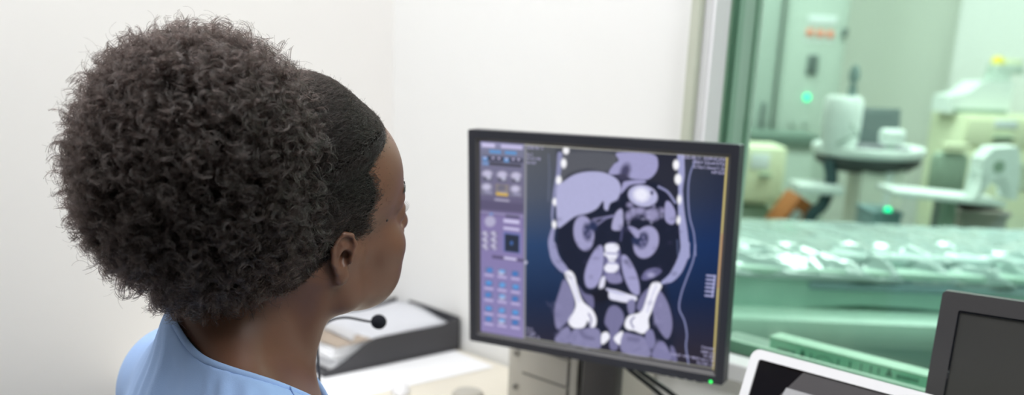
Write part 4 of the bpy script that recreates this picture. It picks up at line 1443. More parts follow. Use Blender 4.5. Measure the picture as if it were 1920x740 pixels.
# --- yellow green cabinet with white boxes
D = 4.0
yr, P0 = unit('storage_cabinet', 1870, D, 'broad yellow green cabinet below the white boxes at the right edge', 'cabinet')
x0, x1 = dx(P0, 1797, D), dx(P0, 2010, D)
ztop = zz(1860, 216, D)
put(yr, 'body', (x0, 0, 0.05), (x1, 0.34, ztop), M['yellow'], 0.006)
put(yr, 'plinth', (x0 + 0.02, 0.02, 0.0), (x1 - 0.02, 0.32, 0.055), M['greygreen'], 0.003)
put(yr, 'upper_door', (x0 + 0.008, -0.014, zz(1860, 275, D)), (x1 - 0.01, 0.002, ztop - 0.012), M['yellow'], 0.004)
put(yr, 'lower_door', (x0 + 0.008, -0.014, 0.08), (x1 - 0.01, 0.002, zz(1860, 279, D)), M['yellow'], 0.004)
put(yr, 'label', (dx(P0, 1850, D), -0.018, zz(1870, 238, D)), (dx(P0, 1892, D), -0.013, zz(1870, 222, D)), M['label_white'], 0.001)
put(yr, 'handle', (dx(P0, 1850, D), -0.036, zz(1870, 259, D)), (dx(P0, 1886, D), -0.013, zz(1870, 252, D)), M['greygreen'], 0.004)
for k in range(4):
    put(yr, 'vent_slat', (dx(P0, 1885, D), -0.020, zz(1900, 312 + 14 * k, D)), (dx(P0, 1960, D), -0.012, zz(1900, 306 + 14 * k, D)), M['cab'], 0.002)
bx1 = empty('white_box', tuple(at(1836, 216, D + 0.12) * np.array([1, 1, 0]) + np.array([0, 0, ztop])), 'white machine with a sloping left side on the yellow green cabinet', 'machine', YAW)
h1 = zz(1836, 150, D + .12) - ztop
bm = B()
w_ = 0.078
pf = [(-w_ - 0.09, 0.0), (w_, 0.0), (w_, h1), (-w_ + 0.03, h1 * 0.97), (-w_ - 0.02, h1 * 0.62), (-w_ - 0.085, h1 * 0.5)]
a_ = [bm.verts.new((x, -0.09, z)) for x, z in pf]
b_ = [bm.verts.new((x, 0.09, z)) for x, z in pf]
bm.faces.new(a_); bm.faces.new(b_[::-1])
for i in range(len(pf)):
    j = (i + 1) % len(pf)
    bm.faces.new((a_[i], b_[i], b_[j], a_[j]))
obj('housing', bm, M['ltwhite'], bx1)
bm = B(); span(bm, (-w_ - 0.07, -0.095, 0.004), (w_ - 0.01, -0.088, 0.020), 0.001); obj('base_strip', bm, M['greygreen'], bx1)
h2 = zz(1836, 150, D + .12)
bx2 = empty('warning_lamp', tuple(at(1868, 216, D + 0.12) * np.array([1, 1, 0]) + np.array([0, 0, ztop + h1])), 'pale lamp box with a yellow dome on top of the white machine', 'lamp', YAW)
bm = B(); span(bm, (-0.062, -0.05, 0.0), (0.062 - 0.05, 0.05, 0.028), 0.004); span(bm, (-0.055, -0.045, 0.027), (0.062, 0.045, 0.068), 0.006); obj('box', bm, M['cab'], bx2, angle=40)
bm = B(); lathe(bm, [(0, 0.067), (0.024, 0.067), (0.024, 0.082), (0.016, 0.094), (0, 0.098)], 20, c=(-0.032, 0, 0)); obj('dome', bm, M['yellow2'], bx2, angle=50)
bm = B(); span(bm, (-0.002, -0.03, 0.067), (0.060, 0.03, 0.088), 0.004); obj('bar', bm, M['yellow'], bx2, angle=40)

# --- small boxes standing behind the table
D = 2.98
bb_, P0 = unit('blue_grey_box', 1680, D, 'blue grey box with a bright green dot just above the table', 'box')
put(bb_, 'body', (dx(P0, 1652, D), 0, 0), (dx(P0, 1708, D), 0.16, zz(1680, 402, D)), M['table_blue'], 0.008)
bm = B(); bmesh.ops.create_uvsphere(bm, u_segments=12, v_segments=8, radius=0.0115); bmesh.ops.translate(bm, verts=bm.verts, vec=(dx(P0, 1683, D), 0.02, zz(1683, 405, D) + 0.006)); obj('green_dot', bm, M['glow_dot'], bb_, smooth=True)
put(bb_, 'lid', (dx(P0, 1650, D), -0.004, zz(1680, 402, D) - 0.012), (dx(P0, 1710, D), 0.165, zz(1680, 402, D) - 0.001), M['table_blue'], 0.003)
D = 3.12
pk, P0 = unit('pale_bin', 1840, D, 'pale pinkish grey bin behind the table below the narrow white shelf', 'bin')
bm = B()
x0, x1, zt2 = dx(P0, 1800, D), dx(P0, 1885, D), zz(1840, 392, D)
for i, (s0, z_) in enumerate(((0.85, 0.0), (1.0, zt2))):
    pass
lo_ = [bm.verts.new((x * 0.85, y * 0.85, 0.0)) for x, y in ((x0, -0.08), (x1, -0.08), (x1, 0.08), (x0, 0.08))]
hi_ = [bm.verts.new((x, y, zt2)) for x, y in ((x0, -0.08), (x1, -0.08), (x1, 0.08), (x0, 0.08))]
bm.faces.new(lo_[::-1]); bm.faces.new(hi_)
for i in range(4):
    j = (i + 1) % 4
    bm.faces.new((lo_[i], lo_[j], hi_[j], hi_[i]))
M['pink'] = mat('pale_pinkish_plastic', (0.50, 0.44, 0.40, 1), 0.5, noise=0.03)
obj('body', bm, M['pink'], pk)
put(pk, 'rim', (x0 - 0.008, -0.088, zt2 - 0.018), (x1 + 0.008, 0.088, zt2), M['pink'], 0.004)
# ------------------------------------------------------------------ the person: one continuous body surface
HYAW, HPIT, HROL = math.radians(-3.5), math.radians(5.3), math.radians(14.0)


def rot3(y, p, r):
    cy_, sy = math.cos(y), math.sin(y)
    cp, sp = math.cos(p), math.sin(p)
    cr, sr = math.cos(r), math.sin(r)
    return np.array([[cy_, -sy, 0], [sy, cy_, 0], [0, 0, 1]]) @ np.array([[1, 0, 0], [0, cp, -sp], [0, sp, cp]]) @ np.array([[cr, 0, sr], [0, 1, 0], [-sr, 0, cr]])


HR = rot3(HYAW, HPIT, HROL)
HP = np.array([0.8310, -0.7725, 1.153])             # midpoint between the ears
TRm = rot3(math.radians(-8.8), 0, 0)
TP = at(457, 672, 1.00)                           # base of the neck


def tw(p):
    return TRm @ np.array(p, float) + TP


def hw(p):
    return HR @ np.array(p, float) + HP


def ell(P, c, r):
    q = (P - np.array(c)) / np.array(r)
    k0 = np.sqrt((q * q).sum(-1))
    q2 = q / np.array(r)
    k1 = np.sqrt((q2 * q2).sum(-1)) + 1e-9
    return k0 * (k0 - 1) / k1


def cap(P, a, b, ra, rb):
    a, b = np.array(a, float), np.array(b, float)
    e = b - a
    w = P - a
    t = np.clip((w @ e) / (e @ e), 0, 1)
    return np.sqrt(((w - t[:, None] * e) ** 2).sum(-1)) - (ra + (rb - ra) * t)


def smin(a, b, k):
    h = np.maximum(k - np.abs(a - b), 0) / k
    return np.minimum(a, b) - h * h * k * 0.25


def smax(a, b, k):
    return -smin(-a, -b, k)


def head_sdf(W, ears=True):
    P = (W - HP) @ HR
    A = P.copy()
    A[:, 0] = np.abs(A[:, 0])                       # both sides alike
    d = ell(P, (0, -0.012, 0.046), (0.071, 0.095, 0.081))
    d = smin(d, ell(P, (0, 0.034, 0.048), (0.059, 0.052, 0.056)), 0.03)
    d = smin(d, ell(P, (0, 0.036, -0.018), (0.054, 0.052, 0.060)), 0.02)
    d = smin(d, ell(P, (0, -0.05, -0.01), (0.056, 0.045, 0.055)), 0.03)
    d = smin(d, cap(A, (0.051, 0.004, -0.012), (0.049, 0.008, -0.052), 0.019, 0.017), 0.02)
    d = smin(d, cap(A, (0.049, 0.008, -0.052), (0.016, 0.069, -0.083), 0.017, 0.0155), 0.022)
    d = smin(d, ell(P, (0, 0.030, -0.064), (0.044, 0.048, 0.026)), 0.02)
    d = smin(d, ell(P, (0, 0.076, -0.084), (0.018, 0.014, 0.016)), 0.016)
    d = smin(d, ell(A, (0.043, 0.056, -0.014), (0.022, 0.024, 0.020)), 0.022)
    d = smin(d, ell(A, (0.040, 0.052, -0.048), (0.021, 0.026, 0.026)), 0.024)
    d = smin(d, cap(A, (0.010, 0.083, 0.034), (0.042, 0.068, 0.032), 0.008, 0.008), 0.014)
    # eye sockets, lids
    d = smax(d, -ell(A, (0.032, 0.098, 0.014), (0.015, 0.016, 0.011)), 0.014)
    d = smin(d, ell(A, (0.032, 0.0735, 0.0145), (0.0152, 0.0148, 0.0142)), 0.004)
    d = smax(d, -ell(A, (0.0325, 0.090, 0.0150), (0.0125, 0.013, 0.0029)), 0.0025)
    # nose
    d = smin(d, cap(P, (0, 0.086, 0.024), (0, 0.106, -0.016), 0.0075, 0.0115), 0.012)
    d = smin(d, ell(A, (0.0125, 0.094, -0.021), (0.0085, 0.011, 0.0085)), 0.007)
    d = smax(d, -ell(A, (0.0068, 0.100, -0.031), (0.0042, 0.0065, 0.0045)), 0.003)
    # mouth
    d = smin(d, ell(P, (0, 0.074, -0.052), (0.030, 0.022, 0.022)), 0.014)
    d = smin(d, ell(P, (0, 0.0950, -0.0490), (0.023, 0.0090, 0.0070)), 0.005)
    d = smin(d, ell(P, (0, 0.0930, -0.0615), (0.021, 0.0100, 0.0080)), 0.005)
    d = smax(d, -cap(A, (0, 0.1040, -0.0553), (0.022, 0.0905, -0.0556), 0.0022, 0.0016), 0.003)
    if ears:
        # ear frame: n outward, v backward, u upward
        n = np.array([math.cos(math.radians(12)), -math.sin(math.radians(12)), 0.06]); n /= np.linalg.norm(n)
        u = np.array([0.10, 0.12, 1.0]); u -= n * (u @ n); u /= np.linalg.norm(u)
        v = np.cross(u, n)
        if v[1] > 0:
            v = -v
        c = np.array([0.0725, -0.010, -0.0005])
        E = np.stack([(A - c) @ n, (A - c) @ v, (A - c) @ u], -1)

        def q(vv, uu, nn):
            return (nn, vv, uu)
        E = E / np.array([0.82, 0.72, 0.82])
        e = ell(E, (0.000, 0.001, 0.006), (0.0050, 0.0150, 0.0235))
        e = smin(e, ell(E, (0.001, -0.004, -0.0235), (0.0052, 0.0088, 0.0100)), 0.006)
        pts = [(-0.011, 0.004), (-0.012, 0.018), (-0.005, 0.028), (0.006, 0.029), (0.014, 0.021), (0.0165, 0.008), (0.0135, -0.006), (0.006, -0.017)]
        for (v0_, u0_), (v1_, u1_) in zip(pts[:-1], pts[1:]):
            e = smin(e, cap(E, q(v0_, u0_, 0.0045), q(v1_, u1_, 0.0045), 0.0032, 0.0032), 0.0025)
        pts = [(0.004, 0.018), (0.0085, 0.006), (0.0065, -0.006), (0.000, -0.0125)]
        for (v0_, u0_), (v1_, u1_) in zip(pts[:-1], pts[1:]):
            e = smin(e, cap(E, q(v0_, u0_, 0.0035), q(v1_, u1_, 0.0035), 0.0030, 0.0030), 0.003)
        e = smin(e, cap(E, (-0.012, -0.004, 0.0), (-0.002, -0.001, 0.002), 0.016, 0.010), 0.006)
        e = smax(e, -ell(E, (0.0085, -0.0015, -0.0010), (0.0120, 0.0078, 0.0115)), 0.003)
        e = smax(e, -cap(E, (0.004, -0.003, 0.001), (-0.016, -0.005, 0.002), 0.0062, 0.0045), 0.002)
        e = smax(e, -ell(E, (0.0065, -0.0010, 0.0215), (0.0045, 0.0066, 0.0046)), 0.003)
        e = smin(e, ell(E, (0.0035, -0.0105, -0.002), (0.0042, 0.0034, 0.0058)), 0.003)
        d = smin(d, e * 0.78, 0.005)
    return d


NB0 = hw((0, -0.020, -0.035))
NB1 = tw((0, -0.020, -0.05))


def neck_sdf(W):
    Q = (W - TP) @ TRm
    d = cap(W, NB0, NB1, 0.0535, 0.052)
    for s in (-1, 1):
        d = smin(d, cap(W, hw((s * 0.054, -0.022, -0.030)), tw((s * 0.018, 0.042, -0.045)), 0.010, 0.009), 0.022)
        d = smin(d, cap(Q, np.array([s * 0.022, -0.035, 0.045 if s > 0 else 0.008]), (s * 0.145, -0.030, -0.055), 0.030, 0.030), 0.05)
    d = smin(d, cap(W, hw((0, -0.068, -0.035)), tw((0, -0.046, -0.035)), 0.026, 0.026), 0.04)
    return d


def torso_sdf(W):
    Q = (W - TP) @ TRm
    A = Q.copy()
    A[:, 0] = np.abs(A[:, 0])
    d = ell(Q, (0, 0.0, -0.20), (0.150, 0.105, 0.20))
    d = smin(d, ell(Q, (0, -0.050, -0.13), (0.140, 0.062, 0.125)), 0.05)
    d = smin(d, cap(A, (0.02, 0.0, -0.045), (0.150, -0.012, -0.072), 0.045, 0.047), 0.05)
    d = smin(d, ell(A, (0.168, -0.010, -0.085), (0.052, 0.055, 0.062)), 0.04)
    d = smin(d, ell(A, (0.070, 0.085, -0.215), (0.058, 0.045, 0.060)), 0.04)
    d = smin(d, ell(Q, (0, 0.012, -0.38), (0.128, 0.10, 0.16)), 0.06)
    d = smin(d, ell(Q, (0, 0.0, -0.495), (0.165, 0.125, 0.105)), 0.06)
    return d


def upper_arm(W):
    Q = (W - TP) @ TRm
    A = Q.copy(); A[:, 0] = np.abs(A[:, 0])
    return cap(A, (0.180, -0.010, -0.09), (0.232, 0.045, -0.285), 0.048, 0.037)


def arms_sdf(W):
    Q = (W - TP) @ TRm
    A = Q.copy(); A[:, 0] = np.abs(A[:, 0])
    d = upper_arm(W)
    d = smin(d, cap(A, (0.232, 0.045, -0.285), (0.135, 0.275, -0.2720), 0.036, 0.0235), 0.025)
    # hands resting on the desk: palm, four bent fingers, thumb from the side
    d = smin(d, ell(A, (0.118, 0.325, -0.2800), (0.036, 0.047, 0.0145)), 0.016)
    for k, (xo, ln, yo) in enumerate(((0.032, 0.058, 0.352), (0.010, 0.072, 0.362), (-0.012, 0.076, 0.364), (-0.033, 0.068, 0.358))):
        bx, by = 0.113 + xo, yo
        ang = (xo) * 4.5
        m = (bx + math.sin(ang) * ln * 0.5, by + ln * 0.52, -0.2715)
        t = (bx + math.sin(ang) * ln * 0.9, by + ln * 0.95, -0.2895)
        d = smin(d, cap(A, (bx, by - 0.012, -0.279), m, 0.0095, 0.0085), 0.005)
        d = smin(d, cap(A, m, t, 0.0085, 0.0070), 0.003)
    d = smin(d, cap(A, (0.090, 0.300, -0.281), (0.058, 0.332, -0.281), 0.0125, 0.0100), 0.010)
    d = smin(d, cap(A, (0.058, 0.332, -0.281), (0.055, 0.362, -0.287), 0.0098, 0.0078), 0.004)
    return d


FLZ = -TP[2]


def legs_sdf(W):
    Q = (W - TP) @ TRm
    A = Q.copy(); A[:, 0] = np.abs(A[:, 0])
    d = cap(A, (0.085, 0.0, -0.515), (0.115, 0.40, -0.505), 0.085, 0.058)
    d = smin(d, cap(A, (0.115, 0.40, -0.505), (0.115, 0.385, FLZ + 0.085), 0.056, 0.037), 0.03)
    d = smin(d, cap(A, (0.115, 0.365, FLZ + 0.045), (0.125, 0.53, FLZ + 0.032), 0.040, 0.030), 0.03)
    return d


def body_sdf(W):
    d = smin(head_sdf(W), neck_sdf(W), 0.022)
    d = smin(d, torso_sdf(W), 0.03)
    d = smin(d, arms_sdf(W), 0.03)
    d = smin(d, legs_sdf(W), 0.05)
    return d


def sparse_grid(fn, ax, Bk=6):
    """distance values on the lattice ax[0] x ax[1] x ax[2]; fine values only in the blocks near the surface"""
    n = [len(a) for a in ax]
    ci = [np.unique(np.r_[np.arange(0, k, Bk), k - 1]) for k in n]
    cs = [ax[i][ci[i]] for i in range(3)]
    G = np.stack(np.meshgrid(*cs, indexing='ij'), -1).reshape(-1, 3)
    vals = np.concatenate([fn(g) for g in np.array_split(G, max(1, len(G) // 200000))]).reshape([len(c) for c in cs])
    m = [len(c) - 1 for c in cs]
    mn = np.full(m, 1e9)
    mean = np.zeros(m)
    for i in (0, 1):
        for j in (0, 1):
            for k in (0, 1):
                s = vals[i:m[0] + i, j:m[1] + j, k:m[2] + k]
                mn = np.minimum(mn, np.abs(s))
                mean += s / 8
    d = np.sqrt(np.diff(cs[0])[:, None, None] ** 2 + np.diff(cs[1])[None, :, None] ** 2 + np.diff(cs[2])[None, None, :] ** 2)
    near = mn < d * 0.85 + 0.004
    F = np.ones(n, np.float32)
    idx = [np.minimum(np.searchsorted(ci[i], np.arange(n[i]), side='right') - 1, m[i] - 1) for i in range(3)]
    F[:] = mean[np.ix_(*idx)]
    mask = np.zeros(n, bool)
    for b in np.argwhere(near):
        mask[ci[0][b[0]]:ci[0][b[0] + 1] + 1, ci[1][b[1]]:ci[1][b[1] + 1] + 1, ci[2][b[2]]:ci[2][b[2] + 1] + 1] = True
    pi = np.argwhere(mask)
    P = np.stack([ax[0][pi[:, 0]], ax[1][pi[:, 1]], ax[2][pi[:, 2]]], -1)
    v = np.concatenate([fn(g) for g in np.array_split(P, max(1, len(P) // 250000))])
    F[pi[:, 0], pi[:, 1], pi[:, 2]] = v
    return F


def surface_nets(F, ax):
    n = F.shape
    ins = F < 0
    c = np.zeros((n[0] - 1, n[1] - 1, n[2] - 1), np.int8)
    for i in (0, 1):
        for j in (0, 1):
            for k in (0, 1):
                c += ins[i:n[0] - 1 + i, j:n[1] - 1 + j, k:n[2] - 1 + k]
    cells = np.argwhere((c > 0) & (c < 8))
    ids = np.full(c.shape, -1, np.int32)
    ids[cells[:, 0], cells[:, 1], cells[:, 2]] = np.arange(len(cells))
    corners = [(i, j, k) for i in (0, 1) for j in (0, 1) for k in (0, 1)]
    val = {o: F[cells[:, 0] + o[0], cells[:, 1] + o[1], cells[:, 2] + o[2]].astype(float) for o in corners}
    pos = {o: np.stack([ax[a][cells[:, a] + o[a]] for a in range(3)], -1) for o in corners}
    acc = np.zeros((len(cells), 3))
    cnt = np.zeros(len(cells))
    for a in corners:
        for axis in range(3):
            if a[axis] == 0:
                b = list(a); b[axis] = 1; b = tuple(b)
                va, vb = val[a], val[b]
                cr = (va < 0) != (vb < 0)
                t = np.where(cr, va / np.where(cr, va - vb, 1), 0)[:, None]
                acc += np.where(cr[:, None], pos[a] + (pos[b] - pos[a]) * t, 0)
                cnt += cr
    V = acc / cnt[:, None]
    Q = []
    for axis in range(3):
        o1, o2 = [(1, 2), (2, 0), (0, 1)][axis]
        sa = [slice(None)] * 3; sb = [slice(None)] * 3
        sa[axis] = slice(0, -1); sb[axis] = slice(1, None)
        ch = ins[tuple(sa)] != ins[tuple(sb)]
        e = np.argwhere(ch)
        ok = (e[:, o1] > 0) & (e[:, o2] > 0) & (e[:, o1] < n[o1] - 1) & (e[:, o2] < n[o2] - 1)
        e = e[ok]
        def cid(d1, d2):
            x = e.copy(); x[:, o1] += d1; x[:, o2] += d2
            return ids[x[:, 0], x[:, 1], x[:, 2]]
        q = np.stack([cid(-1, -1), cid(0, -1), cid(0, 0), cid(-1, 0)], -1)
        fl = ~ins[e[:, 0], e[:, 1], e[:, 2]]
        q[fl] = q[fl][:, ::-1]
        Q.append(q)
    Q = np.concatenate(Q)
    Q = Q[(Q >= 0).all(1)]
    return V, Q


def axis_mix(lo, hi, flo, fhi, fine, coarse):
    a = np.arange(lo, flo, coarse)
    b = np.arange(flo, fhi, fine)
    c = np.arange(fhi, hi + coarse, coarse)
    return np.unique(np.r_[a, b, c])


def sdf_mesh(name, fn, ax, m, parent, post=None):
    F = sparse_grid(fn, ax)
    V, Q = surface_nets(F, ax)
    # keep the large island only
    if post is not None:
        V = post(V)
    me = bpy.data.meshes.new(name)
    V = V - PBASE
    fast_mesh(me, V, Q)
    o = link(name, me, m, parent, True)
    return o, V + PBASE, Q


def noise3(P, scale, seed=0):
    """smooth value noise from sine products"""
    r = np.random.default_rng(seed)
    s = np.zeros(len(P))
    for k in range(6):
        w_ = r.normal(size=3)
        w_ /= np.linalg.norm(w_)
        s += np.sin(P @ w_ * scale * (0.7 + 0.25 * k) + r.uniform(0, 6.28))
    return s / 6


PBASE = np.array([TP[0], TP[1], 0.0])
axx = axis_mix(TP[0] - 0.34, TP[0] + 0.34, HP[0] - 0.115, HP[0] + 0.125, 0.0021, 0.0048)
axy = axis_mix(TP[1] - 0.22, TP[1] + 0.60, HP[1] - 0.135, HP[1] + 0.135, 0.0021, 0.0048)
axz = axis_mix(-0.012, HP[2] + 0.165, HP[2] - 0.135, HP[2] + 0.16, 0.0021, 0.0052)
AX = [axx, axy, axz]


def body_post(V):
    return V


per = None
F = sparse_grid(body_sdf, AX)
BV, BQ = surface_nets(F, AX)
del F
me = bpy.data.meshes.new('person')
fast_mesh(me, BV - PBASE, BQ)
me.materials.append(M['skin'])
me.polygons.foreach_set('use_smooth', [True] * len(me.polygons))
per = bpy.data.objects.new('person', me)
COL.objects.link(per)
per.location = PBASE
tag(per, 'person in a light blue scrub top with a big curly ponytail facing the lit monitor', 'person')

# --- eyes, lashes, brows, mole
for s in (1, -1):
    bm = B()
    bmesh.ops.create_uvsphere(bm, u_segments=24, v_segments=16, radius=0.0112)
    for v in bm.verts:
        v.co = Vector(hw(np.array(v.co) + np.array([s * 0.032, 0.0702, 0.0148])) - PBASE)
    e_ = obj('eye', bm, M['eye'], per, smooth=True)
    bm = B()
    lathe(bm, [(0, 0.0002), (0.0055, -0.0010), (0.0060, -0.0022), (0, -0.0022)], 20, c=(0, 0, 0), mat3=Matrix.Rotation(-PI / 2, 3, 'X'))
    for v in bm.verts:
        v.co = Vector(hw(np.array(v.co) + np.array([s * 0.032, 0.0816, 0.0148])) - PBASE)
    obj('iris', bm, M['iris'], e_, smooth=True)
    bm = B()
    for k in range(15):
        t = k / 14
        a = math.radians(-62 + 124 * t)
        for up_ in (1, -1):
            if up_ < 0 and k % 2:
                continue
            root = np.array([s * 0.032 + 0.0125 * math.sin(a), 0.0745 + 0.0128 * math.cos(a), 0.0150 + up_ * 0.0036 * math.cos(a * 1.2)])
            L = (0.0052 if up_ > 0 else 0.0025) * (0.75 + 0.25 * math.cos(a))
            dr = np.array([math.sin(a) * 0.9, math.cos(a) * 0.8, 0.15 * up_])
            pts = [root, root + dr * L * 0.5 + np.array([0, 0, up_ * 0.0006]), root + dr * L * 0.95 + np.array([0, 0, up_ * 0.0028])]
            tube(bm, [hw(p_) - PBASE for p_ in pts], [0.00022, 0.00016, 0.00006], 5)
    obj('eyelashes', bm, M['lash'], per)
    bm = B()
    rb = random.Random(4)
    for k in range(90):
        t = rb.random()
        x = 0.013 + 0.034 * t
        g0 = np.array([s * x, 0.0905 - 0.020 * t ** 2, 0.0375 + 0.006 * math.sin(t * 2.6) + (rb.random() - .5) * 0.006 * (1 - .5 * t)])
        W0_ = hw(g0)[None]
        for _ in range(4):
            eps = 5e-4
            d0 = head_sdf(W0_, False)[0]
            g_ = np.array([head_sdf(W0_ + np.eye(3)[i] * eps, False)[0] - d0 for i in range(3)]) / eps
            W0_ = W0_ - g_ * (d0 - 0.0004)
        nrm = g_ / np.linalg.norm(g_)
        dirw = HR @ np.array([s * 0.9, -0.25, 0.25])
        dirw -= nrm * (dirw @ nrm)
        p0_ = W0_[0]
        tube(bm, [p0_ - PBASE, p0_ + dirw * 0.003 + nrm * 0.0006 - PBASE, p0_ + dirw * 0.0062 + nrm * 0.0002 - PBASE], [0.0003, 0.00028, 0.0001], 4)
    obj('eyebrow', bm, M['lash'], per)


def snap(W0_, off=0.0, fn=body_sdf, n=6):
    W0_ = np.array(W0_, float).reshape(1, 3)
    for _ in range(n):
        eps = 5e-4
        d0 = fn(W0_)[0]
        g_ = np.array([fn(W0_ + np.eye(3)[i] * eps)[0] - d0 for i in range(3)]) / eps
        W0_ = W0_ - g_ * (d0 - off) / max(g_ @ g_, .3)
    return W0_[0], g_ / np.linalg.norm(g_)


mp_, mn_ = snap(hw((0.058, 0.048, 0.020)))
bm = B(); bmesh.ops.create_uvsphere(bm, u_segments=10, v_segments=8, radius=0.0014)
bmesh.ops.translate(bm, verts=bm.verts, vec=Vector(mp_ - PBASE)); obj('mole', bm, M['mole'], per, smooth=True)

# --- scrub top with short sleeves, and the black undershirt below it
COLLAR_C = np.array([0.044, 0.001, -0.012])
COLLAR_N = np.array([0.0, 0.30, 0.95])


def collar_cut(Q, r):
    n_ = COLLAR_N / np.linalg.norm(COLLAR_N)
    w_ = Q - COLLAR_C
    h = w_ @ n_
    rad = np.sqrt(np.maximum((w_ * w_).sum(-1) - h * h, 0))
    # widening tube around the neck, longer towards the front
    dy_ = np.clip(w_[:, 1] / np.maximum(rad, 1e-6), 0, 1)
    return rad - (r * (1 + 0.38 * dy_ * dy_) + 0.7 * np.maximum(h, 0))


def shirt_base(W):
    d = smin(torso_sdf(W), neck_sdf(W), 0.03)
    d = smin(d, upper_arm(W), 0.03)
    return d


def shirt_sdf(W):
    Q = (W - TP) @ TRm
    d = shirt_base(W) - 0.0075
    d = smax(d, -collar_cut(Q, 0.0660), 0.006)
    d = np.maximum(d, -(Q[:, 2] + 0.50))
    # sleeve ends
    A = np.abs(Q[:, 0])
    ax_ = np.array([0.052, 0.055, -0.195]); ax_ /= np.linalg.norm(ax_)
    tarm = np.stack([A - 0.18, Q[:, 1] + 0.01, Q[:, 2] + 0.09], -1) @ ax_
    d = np.where((A > 0.17), np.maximum(d, tarm - 0.125), d)
    return d


def under_sdf(W):
    Q = (W - TP) @ TRm
    d = shirt_base(W) - 0.0042
    d = smax(d, -collar_cut(Q, 0.0635), 0.002)
    d = np.maximum(d, -(Q[:, 2] + 0.22))
    d = np.maximum(d, np.abs(Q[:, 0]) - 0.155)
    d = np.maximum(d, Q[:, 1] - 0.035)
    return d


def shirt_post(V):
    Q = (V - TP) @ TRm
    w_ = Q - COLLAR_C
    an = np.arctan2(w_[:, 0], w_[:, 1])
    rad = np.hypot(w_[:, 0], w_[:, 1])
    env = np.clip((collar_cut(Q, 0.0660) - 0.007) / 0.014, 0, 1) * np.exp(-np.clip(rad - 0.09, 0, 1) / 0.13)
    back = np.clip((-w_[:, 1] + 0.03) / 0.08, 0, 1)
    r_ = np.sin(an * 19 + 2 * np.sin(an * 5) + rad * 14) * 0.5 + np.sin(an * 29 + 1.3 + rad * 20) * 0.25 + np.sin(an * 11 + rad * 9) * 0.5
    n_ = np.stack([w_[:, 0] * 0.4, w_[:, 1] * 0.4, np.full(len(V), 0.08)], -1)
    n_ /= np.linalg.norm(n_, axis=1)[:, None]
    off = (r_ * 0.0026 * env * (0.25 + 0.75 * back) + noise3(Q, 26, 5) * 0.0040 * np.clip((rad - 0.085) / 0.05, 0, 1))
    return V + (n_ * off[:, None]) @ TRm.T


zlo, zhi = TP[2] - 0.53, TP[2] + 0.09
SA = [np.arange(TP[0] - 0.30, TP[0] + 0.30, 0.0034), np.arange(TP[1] - 0.17, TP[1] + 0.19, 0.0034),
      axis_mix(zlo, zhi, TP[2] - 0.14, TP[2] + 0.06, 0.0026, 0.006)]
so, SV, SQ = sdf_mesh('scrub_top', shirt_sdf, SA, M['scrub'], per, shirt_post)
so['label'] = 'light blue scrub top with gathered round neck'
n_c = COLLAR_N / np.linalg.norm(COLLAR_N)
t1_ = np.cross(n_c, [0, 1, 0]); t1_ /= np.linalg.norm(t1_)
t2_ = np.cross(n_c, t1_)


def edge_ring(r0, fn, N=120):
    out = []
    hs = np.linspace(0.13, -0.09, 441)
    for k in range(N):
        a = 2 * PI * k / N
        ud_ = t1_ * math.cos(a) + t2_ * math.sin(a)
        rr_ = r0 * (1 + 0.38 * max(0.0, ud_[1]) ** 2) + 0.7 * np.maximum(hs, 0)
        Qp = COLLAR_C + hs[:, None] * n_c + ud_[None] * rr_[:, None]
        v_ = fn(Qp @ TRm.T + TP)
        i_ = np.argmax(v_ < 0)
        out.append(Qp[i_] @ TRm.T + TP)
    out = np.array(out)
    for _ in range(3):
        out = (np.roll(out, 1, 0) + out * 2 + np.roll(out, -1, 0)) / 4
    return out


def loop_tube(bm, pts, r, n=8, flat=1.0):
    k = len(pts)
    cen_ = pts.mean(0)
    rings = []
    for i in range(k):
        t = pts[(i + 1) % k] - pts[i - 1]
        t /= np.linalg.norm(t)
        a = np.cross(t, n_c @ TRm.T); a /= np.linalg.norm(a)
        b = np.cross(t, a)
        rings.append([bm.verts.new(pts[i] + a * r * math.cos(2 * PI * j / n) + b * r * flat * math.sin(2 * PI * j / n)) for j in range(n)])
    for i in range(k):
        A_, B_ = rings[i], rings[(i + 1) % k]
        for j in range(n):
            bm.faces.new((A_[j], A_[(j + 1) % n], B_[(j + 1) % n], B_[j]))


ring = edge_ring(0.0667, lambda W: shirt_base(W) - 0.0060)
bm = B(); loop_tube(bm, ring - PBASE, 0.0024, 10, 1.5)
obj('neck_binding', bm, M['scrub'], per, smooth=True)


ring2 = edge_ring(0.0635, lambda W: shirt_base(W) - 0.0035, 240)
pr2 = proj(ring2)
for xa, xb in ((446, 512), (352, 384)):
    near_ = (pr2[:, 0] > xa) & (pr2[:, 0] < xb) & (pr2[:, 2] < np.median(pr2[:, 2]) + (0.02 if xa < 400 else 0))
    idx_ = np.where(near_)[0]
    if len(idx_) < 5:
        continue
    gap = np.argmax(np.diff(np.r_[idx_, idx_[0] + 240]))
    idx_ = np.roll(idx_, -(gap + 1))
    rad_ = [0.0006 + 0.0026 * math.sin(PI * (i + 0.5) / len(idx_)) for i in range(len(idx_))]
    bm = B(); tube(bm, [ring2[i] - PBASE for i in idx_], rad_, 10)
    obj('undershirt_edge', bm, M['under'], per, smooth=True)


def on_shirt(q, off=0.0004):
    p_, n_ = snap(tw(q), off, lambda W: shirt_base(W) - 0.0075)
    return p_


